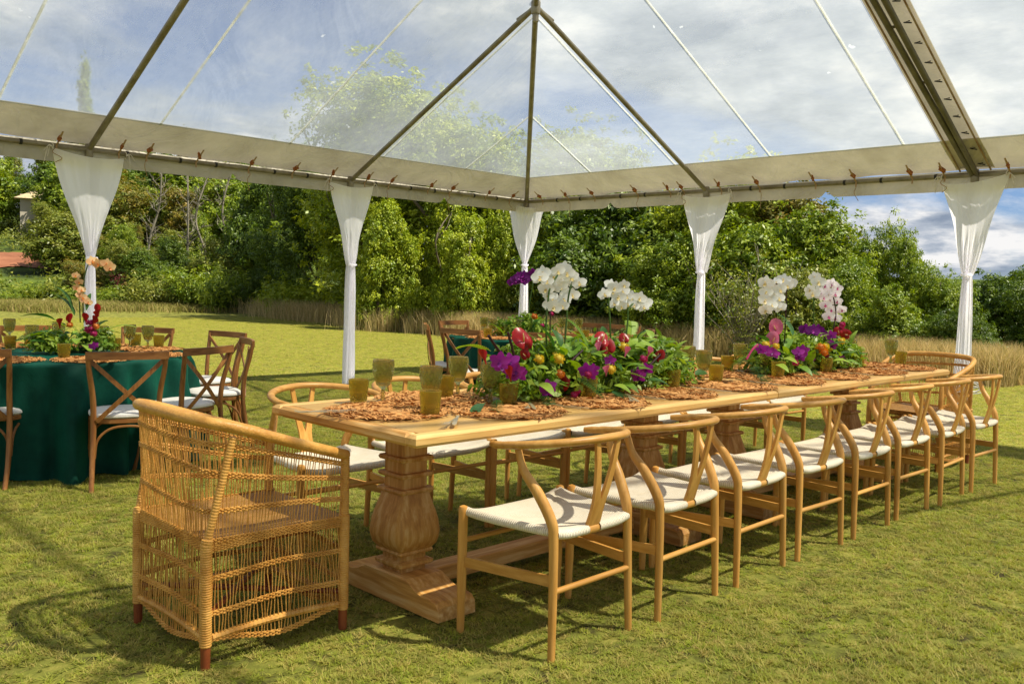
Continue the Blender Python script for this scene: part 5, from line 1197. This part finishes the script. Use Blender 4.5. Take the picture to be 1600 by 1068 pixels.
def orchid_me(R_, mp, ml, name='orchid_bloom', moth=True):
    """faces +x"""
    mbo = MB()
    for a in (PI/2, PI/2+2.2, PI/2-2.2): petal(mbo, (0, 0, 0), (.05, math.cos(a), math.sin(a)), (1, 0, 0), R_*.95, R_*.72, .1)
    for a in ((.12, PI-.12) if moth else (.3, PI-.3)): petal(mbo, (.005, 0, 0), (.02, math.cos(a), math.sin(a)), (1, 0, 0), R_*1.05, R_*(1.1 if moth else .8), -.25, shape=.9)
    nf = len(mbo.f); petal(mbo, (.006, 0, -.002), (.55, 0, -.9), (1, 0, .4), R_*.55, R_*.40, .6); petal(mbo, (.008, 0, 0), (1, .3, .2), (0, 0, 1), R_*.25, R_*.25, .5); petal(mbo, (.008, 0, 0), (1, -.3, .2), (0, 0, 1), R_*.25, R_*.25, .5)
    me = mbo.mesh(name, [mp, ml], True)
    for i, p in enumerate(me.polygons): p.material_index = 0 if i < nf else 1
    return me
OW = orchid_me(.040, m_white, m_cream); OP = orchid_me(.038, m_pinkw, m_pk3); OM = orchid_me(.034, m_mag, m_purp, moth=False); OV = orchid_me(.045, m_purp, m_mag); OY = orchid_me(.046, m_peach, m_or)
def anthurium_me(m, name='anthurium'):
    mba = MB(); G = []
    for i in range(13):
        a = -PI+2*PI*i/12
        r_ = .055*(1-.35*math.cos(a)*0)*(1.0+.25*math.cos(a)); notch = 1-.45*math.exp(-((abs(a)-PI)/.35)**2)
        row = []
        for j in range(6): q = j/5*r_*notch; row.append((.012*math.sin(j/5*3)+.006*math.cos(3*a)*j/5, q*math.sin(a), q*math.cos(a)*1.25))
        G.append(row)
    mba.grid(G); nf = len(mba.f); mba.tube([(.004, 0, -.008), (.03, 0, .012), (.05, 0, .035)], [.005, .0045, .002], 7)
    me = mba.mesh(name, [m, m_cream], True)
    for i, p in enumerate(me.polygons): p.material_index = 0 if i < nf else 1
    return me
AR, AP = anthurium_me(m_red), anthurium_me(m_pink, 'pink_anthurium')
def ball_me(m, name, r_=.020, spikes=60):
    rg = np.random.default_rng(9); mbb = MB().lathe([(r_*.2, -r_*.9), (r_*.8, -r_*.5), (r_*.95, 0), (r_*.75, r_*.55), (r_*.2, r_*.85)], 10)
    for i in range(spikes):
        d = rg.normal(size=3); d /= np.linalg.norm(d); petal(mbb, d*r_*.6, d+rg.normal(size=3)*.25, np.cross(d, (0.3, .5, .8))/max(1e-3, np.linalg.norm(np.cross(d, (.3, .5, .8)))), r_*.85, r_*.40, .1, 2)
    return mbb.mesh(name, m, True)
BY, BO, BPk = ball_me(m_yel, 'yellow_flower', .016), ball_me(m_or, 'orange_flower', .019), ball_me(m_pk2, 'pink_flower', .015)
def calla_me(m, name='calla_lily'):
    G = []
    for i in range(9):
        t_ = i/8; r_ = .004+.026*t_**1.6; G.append([(.02*t_*math.cos(a)+0*t_+r_*math.cos(a), r_*math.sin(a), .085*t_*(1+.35*math.cos(a)*t_)) for a in np.linspace(-2.7, 2.7, 12)])
    return MB().grid(G).mesh(name, m, True)
CP, CR_ = calla_me(m_pink), calla_me(m_red, 'red_ginger')
to_cam_rz = YAW+PI
def orient(az, el, roll_=0):  # object +x towards azimuth az, elevation el
    return (Matrix.Rotation(az, 4, 'Z') @ Matrix.Rotation(-el, 4, 'Y') @ Matrix.Rotation(roll_, 4, 'X')).to_euler()
foliage_m = mat('mixed_foliage', (.055, .14, .018), (.12, .24, .022), 9, .4, trans=.3, tint=(.34, .44, .05), spec=.35)
def arrangement(label, c_, group, Ln, Wd, nleaf, seed, zt, pal=(0, 1, 2, 0, 1), kinds=('broad', 'small', 'strap', 'broad', 'small', 'broad', 'big'), nfern=10, hmax=.22):
    rg = random.Random(seed); t = thing('flower_arrangement', label, 'flowers', (c_[0], c_[1], zt), 0, group)
    MB().box((-Ln/2*.6, -Wd/2*.25, .0), (Ln/2*.6, Wd/2*.25, .03)).obj('tray', lg_dark, t, smooth=False)
    # dense small foliage filling the base
    me = crown_mesh('foliage', [(x_, rg.uniform(-.03, .03), z__, .11, Wd*(.36 if z__ < .1 else .22), .085) for x_ in np.linspace(-Ln/2*.85, Ln/2*.85, max(2, int(Ln/.13))) for z__ in ((.07, hmax*.48) if abs(x_) < Ln*.36 else (.07,))], int(Ln*640), 9, .046, .021, .042, seed, zmin=.01, ragged=False)
    me.materials.append(foliage_m); o = link('foliage', me, t); o['kind'] = 'stuff'
    for i in range(nleaf):
        k_ = rg.choice(kinds); pl = rg.choice(pal); x_ = rg.uniform(-Ln/2, Ln/2)*.92; y_ = rg.uniform(-Wd/2, Wd/2)*.7
        az = math.atan2(y_*1.6+rg.uniform(-.12, .12), x_*1.3/max(Ln, .3)+rg.uniform(-.2, .2)); el = rg.uniform(.1, 1.35); z_ = rg.uniform(.03, hmax*.75)*(1-.5*(abs(x_)/(Ln/2))**2)
        s_ = rg.uniform(.36, .66); link('leaf', LEAF[(k_, pl)], t, (x_, y_, z_), orient(az, el, rg.uniform(-.6, .6)), s_)
    for i in range(nfern):
        x_ = rg.uniform(-Ln/2, Ln/2)*.9; y_ = rg.uniform(-Wd/2, Wd/2)*.5; az = rg.uniform(0, 2*PI)
        link('fern_frond', FERN[rg.choice(pal)], t, (x_, y_, rg.uniform(.03, .12)), orient(az, rg.uniform(.1, 1.1), rg.uniform(-.4, .4)), rg.uniform(.5, .85))
    return t
lg_dark = mat('dark_floral_foam', (.02, .05, .02), (.03, .06, .02), 20, .9)
def rel(t, p): return (p[0]-t.location[0], p[1]-t.location[1], p[2]-t.location[2])
def stem(t, pts, r_, m, name='flower_stem', rads=None):
    P = bez([rel(t, p) for p in pts], 6); MB().tube(P, r_ if rads is None else np.linspace(rads[0], rads[1], len(P)), 6).obj(name, m, t)
def bloom(t, me, name, u, v, y, sc=1., az=0., el=0., ro=None, dy=0):
    rg_ = random.Random(int(u*7+v)); p = aty(u, v, y); az_ = math.atan2(-p[1], -p[0])+az+rg_.uniform(-.35, .35)
    link(name, me, t, rel(t, p), orient(az_, el+rg_.uniform(-.25, .2), rg_.uniform(-.35, .35) if ro is None else ro), sc)
FA = 'flower arrangements on the long table'
# --- first arrangement on the long table
a1c = (3.27, 2.715); A1 = arrangement('long tropical flower arrangement on the near table, with two white orchid sprays and red anthuriums', a1c, FA, 1.45, .36, 210, 3, ZT, nfern=18, hmax=.34, pal=(0, 1, 1, 0, 1, 2))
Ya = 2.66
z5 = lambda x, y: (740+x/4.108, 390+y/4.108)
def zb(me, name, L_, f, y, sc=1., **k):
    for (x, yy) in L_: u, v = f(x, yy); bloom(A_, me, name, u, v, y+random.uniform(-.05, .05), sc*random.uniform(.85, 1.15), **k)
A_ = A1
zb(OW, 'orchid_bloom', [(445, 150), (425, 180), (475, 205), (515, 165), (540, 135), (580, 115), (600, 150), (560, 190), (555, 230), (625, 175), (645, 205), (680, 215), (600, 195), (465, 250), (480, 290), (500, 305), (490, 350), (515, 365), (570, 360), (580, 320), (605, 285), (635, 290), (520, 240)], z5, Ya, .80)
zb(OW, 'orchid_bloom', [(875, 225), (905, 245), (840, 285), (900, 270), (965, 225), (955, 265), (985, 300), (1015, 305), (900, 345), (945, 320), (950, 365), (990, 350), (1030, 355), (1065, 310), (1105, 340), (1090, 365), (1060, 365), (930, 300)], z5, Ya-.02, .80)
def zs(L_, f, y, r_, m, base=None, name='flower_stem'):
    pts = [aty(*f(*q), y) for q in L_]
    stem(A_, pts, r_, m, name)
zs([(468, 620), (465, 480), (475, 360), (490, 250), (540, 160)], z5, Ya, .0042, m_stem); zs([(585, 600), (597, 450), (605, 330), (620, 250), (640, 200), (670, 200)], z5, Ya, .0042, m_stem); zs([(490, 600), (492, 380)], z5, Ya+.03, .003, m_dstem)
zs([(880, 600), (875, 450), (868, 330), (880, 250)], z5, Ya-.02, .0042, m_stem); zs([(975, 600), (990, 450), (995, 380), (1040, 330)], z5, Ya-.02, .0042, m_stem)
for (x, y, s_, az, el) in [(315, 585, .85, .6, .5), (345, 612, .65, -.3, .3), (820, 590, .78, .3, .5), (858, 640, .85, -.2, .1), (335, 680, .45, 0, 0), (968, 580, .5, .2, .3), (570, 865, .75, -.2, .2), (1185, 690, .6, -.4, .4)]:
    u, v = z5(x, y); bloom(A_, AR, 'anthurium', u, v, Ya-.05, s_*.85, az=az, el=el, ro=random.uniform(-.9, .9))
zb(OM, 'magenta_orchid', [(170, 715), (215, 740), (185, 750), (235, 720), (255, 785), (290, 800), (275, 770)], z5, Ya-.10, 1.12); zb(OM, 'magenta_orchid', [(480, 880), (475, 905), (725, 770), (770, 765), (750, 790), (715, 800), (875, 710), (1050, 790), (1075, 775), (1110, 765), (1060, 810)], z5, Ya-.11, .95)
for (x, y, s_) in [(240, 845, .55), (80, 735, .55)]: u, v = z5(x, y); bloom(A_, CR_, 'red_ginger', u, v, Ya-.14, s_)
zb(BY, 'yellow_flower', [(420, 700), (530, 690), (550, 700), (965, 622), (880, 765)], z5, Ya-.08, 1.05); zb(BO, 'orange_flower', [(557, 795)], z5, Ya-.13, .85)
for (x, y) in [(850, 812), (800, 665), (970, 690), (1115, 690)]: u, v = z5(x, y); bloom(A_, CP, 'calla_lily', u, v, Ya-.12, .5)
zb(BPk, 'pink_flower', [(735, 800), (1090, 700), (645, 930), (665, 905)], z5, Ya-.14, .9)
for L_ in ([(265, 710), (245, 620), (220, 530)], [(620, 725), (660, 680), (700, 645)], [(180, 670), (135, 610), (95, 550)], [(1130, 740), (1190, 680), (1230, 645)]): zs(L_, z5, Ya-.06, .0055, m_dstem, name='dark_blade')
for (x, y, az, el, k_, kk, s_) in [(520, 650, 2.3, 1.3, 2, 'big', .9), (620, 690, .5, .75, 0, 'big', 1.15), (560, 690, 1.0, .9, 1, 'big', .95), (760, 600, .4, .6, 0, 'strap', 1.0), (480, 700, 2.0, 1.2, 1, 'big', .8), (380, 650, 2.0, 1.25, 1, 'big', .8), (1000, 690, .7, 1.0, 1, 'big', .85), (1050, 650, .3, .7, 1, 'broad', 1.1), (560, 620, 1.4, 1.3, 2, 'broad', 1.0), (970, 760, 5.0, .6, 0, 'broad', 1.0), (1020, 780, 5.6, .5, 0, 'broad', 1.0), (360, 780, 4.6, .6, 1, 'broad', 1.1), (300, 760, 4.0, .7, 1, 'broad', 1.0), (420, 860, 4.6, .0, 1, 'broad', 1.0), (950, 860, 4.7, .1, 0, 'broad', 1.0), (900, 870, 4.9, .1, 1, 'broad', .9), (1120, 840, 5.5, .2, 2, 'broad', 1.1), (60, 985, 3.6, -.05, 3, 'big', .8), (200, 560, 2.2, 1.1, 0, 'broad', .9), (1140, 570, .9, .9, 1, 'broad', .9)]:
    u, v = z5(x, y); p = aty(u, v, Ya-.05 if y < 760 else Ya-.12); link('leaf', LEAF[(kk, k_)], A_, rel(A_, (p[0], p[1], max(p[2], ZT+.02))), orient(az, el, .2), s_*.78)
for (x, y, az, el, k_, s_) in [(1010, 560, .6, .8, 1, .95), (110, 650, 2.9, .5, 1, .85), (1120, 620, .4, .6, 1, .8), (660, 820, 4.6, .0, 2, .9), (150, 960, 3.9, .0, 2, .8), (430, 930, 4.4, -.1, 2, .8), (880, 900, 4.7, -.1, 3, .8), (740, 640, 1.8, 1.3, 0, .9)]:
    u, v = z5(x, y); p = aty(u, v, Ya-.04 if y < 760 else Ya-.12); link('fern_frond', FERN[k_], A_, rel(A_, (p[0], p[1], max(p[2], ZT+.02))), orient(az, el, .2), s_*.78)
# --- second arrangement
a2c = (5.32, 2.715); A_ = A2 = arrangement('tropical flower arrangement on the far table, with a white and a pink spotted orchid spray', a2c, FA, 1.15, .36, 150, 5, ZT, nfern=14, hmax=.32, pal=(0, 1, 0, 2, 1))
z6 = lambda x, y: (1040+x/3.478, 400+y/3.478)
zb(OW, 'orchid_bloom', [(545, 145), (570, 165), (600, 145), (640, 130), (675, 145), (660, 160), (620, 180), (545, 195), (540, 240), (600, 215), (615, 230), (575, 265), (600, 270), (622, 278), (545, 290)], z6, Ya, 1.02)
zb(OW, 'orchid_bloom', [(810, 112), (830, 140), (785, 180), (800, 205), (820, 190)], z6, Ya, 1.02)
zb(OP, 'spotted_orchid_bloom', [(870, 160), (905, 150), (935, 175), (880, 195), (920, 205), (860, 225), (895, 240), (935, 245), (870, 265), (900, 290), (945, 290), (885, 325), (925, 335), (960, 290), (845, 205)], z6, Ya, 1.02)
zs([(645, 500), (650, 380), (655, 250), (650, 170), (600, 150)], z6, Ya, .0042, m_dstem); zs([(800, 480), (805, 320), (805, 220), (820, 140)], z6, Ya, .0042, m_stem); zs([(905, 480), (915, 380), (925, 300), (900, 180), (870, 160)], z6, Ya, .0042, m_dstem)
zs([(615, 560), (618, 400)], z6, Ya, .004, m_dstem, name='dark_blade'); zs([(440, 560), (470, 510), (500, 480)], z6, Ya-.08, .006, m_pk2, name='red_blade')
for (x, y, s_) in [(600, 395, .75), (580, 460, .7)]: u, v = z6(x, y); bloom(A_, AP, 'pink_anthurium', u, v, Ya-.05, s_, ro=0.)
zb(OM, 'magenta_orchid', [(520, 505), (545, 515), (575, 520), (590, 530), (720, 525), (745, 515), (760, 540), (730, 545), (900, 430), (895, 480), (905, 485), (945, 555), (785, 565)], z6, Ya-.08, 1.1); zb(OV, 'purple_orchid', [(760, 400), (800, 405), (830, 395), (845, 420)], z6, Ya-.02, .9)
zb(BY, 'yellow_flower', [(545, 480), (600, 488), (830, 490), (870, 490), (955, 460), (885, 500)], z6, Ya-.08, 1.1); zb(BO, 'orange_flower', [(860, 520), (845, 495)], z6, Ya-.09, 1.1); zb(BPk, 'pink_flower', [(690, 570), (705, 580), (960, 370), (955, 385), (870, 535)], z6, Ya-.10, 1.0)
for (x, y, s_, r2) in [(985, 425, .7, 1.2), (940, 415, .55, .6)]: u, v = z6(x, y); bloom(A_, AR, 'anthurium', u, v, Ya-.05, s_*.85, ro=r2)
for (x, y, az, el, k_, kk, s_) in [(650, 520, .25, .75, 0, 'strap', 1.5), (640, 480, 1.8, 1.3, 0, 'big', 1.0), (690, 430, 1.4, 1.3, 3, 'broad', 1.2), (1000, 520, .3, .5, 1, 'broad', 1.2), (630, 560, 4.5, .3, 1, 'broad', 1.1), (720, 600, 4.5, .0, 0, 'broad', 1.1), (910, 570, 5.2, .3, 1, 'broad', 1.2), (560, 470, 2.6, .8, 2, 'broad', 1.1), (980, 570, 5.2, .1, 0, 'broad', 1.1), (600, 590, 4.4, .1, 1, 'broad', 1.0)]:
    u, v = z6(x, y); p = aty(u, v, Ya-.05 if y < 540 else Ya-.12); link('leaf', LEAF[(kk, k_)], A_, rel(A_, (p[0], p[1], max(p[2], ZT+.02))), orient(az, el, .2), s_*.78)
for (x, y, az, el, k_, s_) in [(480, 600, 3.8, .1, 2, 1.2), (450, 570, 3.2, .2, 2, 1.1), (500, 640, 4.2, -.05, 2, 1.0), (700, 420, 1.5, 1.2, 2, .8), (780, 620, 4.6, -.1, 2, .9)]:
    u, v = z6(x, y); p = aty(u, v, Ya-.1); link('fern_frond', FERN[k_], A_, rel(A_, (p[0], p[1], max(p[2], ZT+.02))), orient(az, el, .2), s_*.78)
# --- left round table
A_ = A3 = arrangement('dark tropical arrangement with peach orchids on the left green table', (c1x+.09, c1y-.06), 'flower arrangements on the round tables', .34, .30, 60, 7, T1H+.002, pal=(0, 2, 3, 2, 1), nfern=9, hmax=.24)
z7 = lambda x, y: (x/2.67, 380+y/2.67)
def atY(u, v, cx, cy): # on the vertical plane through (cx, cy) facing the camera
    d = ray(u, v); t_ = (cx*F0[0]+cy*F0[1])/(d[0]*F0[0]+d[1]*F0[1]); p = EYE+d*t_; return (float(p[0]), float(p[1]), float(p[2]))
def cb(me, name, L_, f, c_, sc, near=.08, **k):
    for (x, y) in L_:
        u, v = f(x, y) if f else (x, y); p = atY(u, v, c_[0]-F0[0]*near, c_[1]-F0[1]*near); rg_ = random.Random(int(u*9+v))
        link(name, me, A_, rel(A_, p), orient(math.atan2(-p[1], -p[0])+rg_.uniform(-.4, .4), rg_.uniform(-.3, .3), rg_.uniform(-.4, .4)), sc)
def cs(L_, f, c_, r_, m, name='flower_stem', near=.05):
    stem(A_, [atY(*(f(*q) if f else q), c_[0]-F0[0]*near, c_[1]-F0[1]*near) for q in L_], r_, m, name)
c1 = (c1x, c1y)
cb(OY, 'peach_orchid', [(385, 75), (410, 85), (445, 85), (458, 100)], z7, c1, .85); cb(OY, 'peach_orchid', [(318, 135), (330, 160), (322, 185), (340, 195), (332, 215), (352, 235), (368, 245), (345, 225)], z7, c1, .62)
cs([(335, 330), (330, 220), (325, 140)], z7, c1, .004, m_stem); cs([(350, 330), (345, 200), (360, 110), (385, 75), (445, 85)], z7, c1, .004, m_stem)
cb(CR_, 'red_ginger', [(360, 340), (385, 350), (405, 320), (412, 305), (290, 345), (250, 355)], z7, c1, .7, .15); cb(BPk, 'pink_flower', [(375, 330), (380, 355), (365, 360), (390, 375)], z7, c1, 1.2, .15); cb(BO, 'orange_flower', [(290, 340), (400, 345)], z7, c1, .9, .15); cb(OM, 'magenta_orchid', [(395, 425), (385, 430)], z7, c1, .8, .2)
for (x, y, az, el, k_, kk, s_) in [(230, 320, 2.9, .5, 2, 'big', .9), (200, 380, 3.3, .2, 1, 'big', .8), (440, 370, 5.6, .7, 1, 'strap', .9), (300, 270, 1.9, 1.3, 2, 'strap', .9), (310, 300, 2.2, 1.2, 2, 'big', .8), (360, 280, .9, 1.2, 2, 'strap', .8), (330, 400, 4.2, .3, 1, 'broad', 1.2), (360, 420, 4.5, .1, 1, 'broad', 1.1), (300, 420, 4.0, .2, 1, 'broad', 1.1)]:
    u, v = z7(x, y); p = atY(u, v, c1x-F0[0]*.1, c1y-F0[1]*.1); link('leaf', LEAF[(kk, k_)], A_, rel(A_, p), orient(az, el, .2), s_)
# --- far round table
A_ = A4 = arrangement('leafy arrangement with one purple orchid stem on the far green table', (c2x-.12, c2y+.1), 'flower arrangements on the round tables', .50, .40, 70, 9, T2H+.002, pal=(0, 1, 3, 1, 2), nfern=12, hmax=.26)
c2 = (c2x-.12, c2y+.1)
cb(OV, 'purple_orchid', [(270, 195), (300, 185), (285, 175), (320, 165), (330, 190), (345, 175), (370, 160), (385, 150), (375, 180), (320, 200), (250, 205)], z5, c2, 1.25)
cs([(350, 480), (360, 340), (378, 220), (350, 165), (290, 170)], z5, c2, .005, m_stem)
cb(BO, 'orange_flower', [(392, 430), (388, 425)], z5, c2, 1.2, .2); cb(BPk, 'pink_flower', [(500, 410), (440, 485)], z5, c2, 1.2, .2)
print('objects', len(bpy.data.objects))
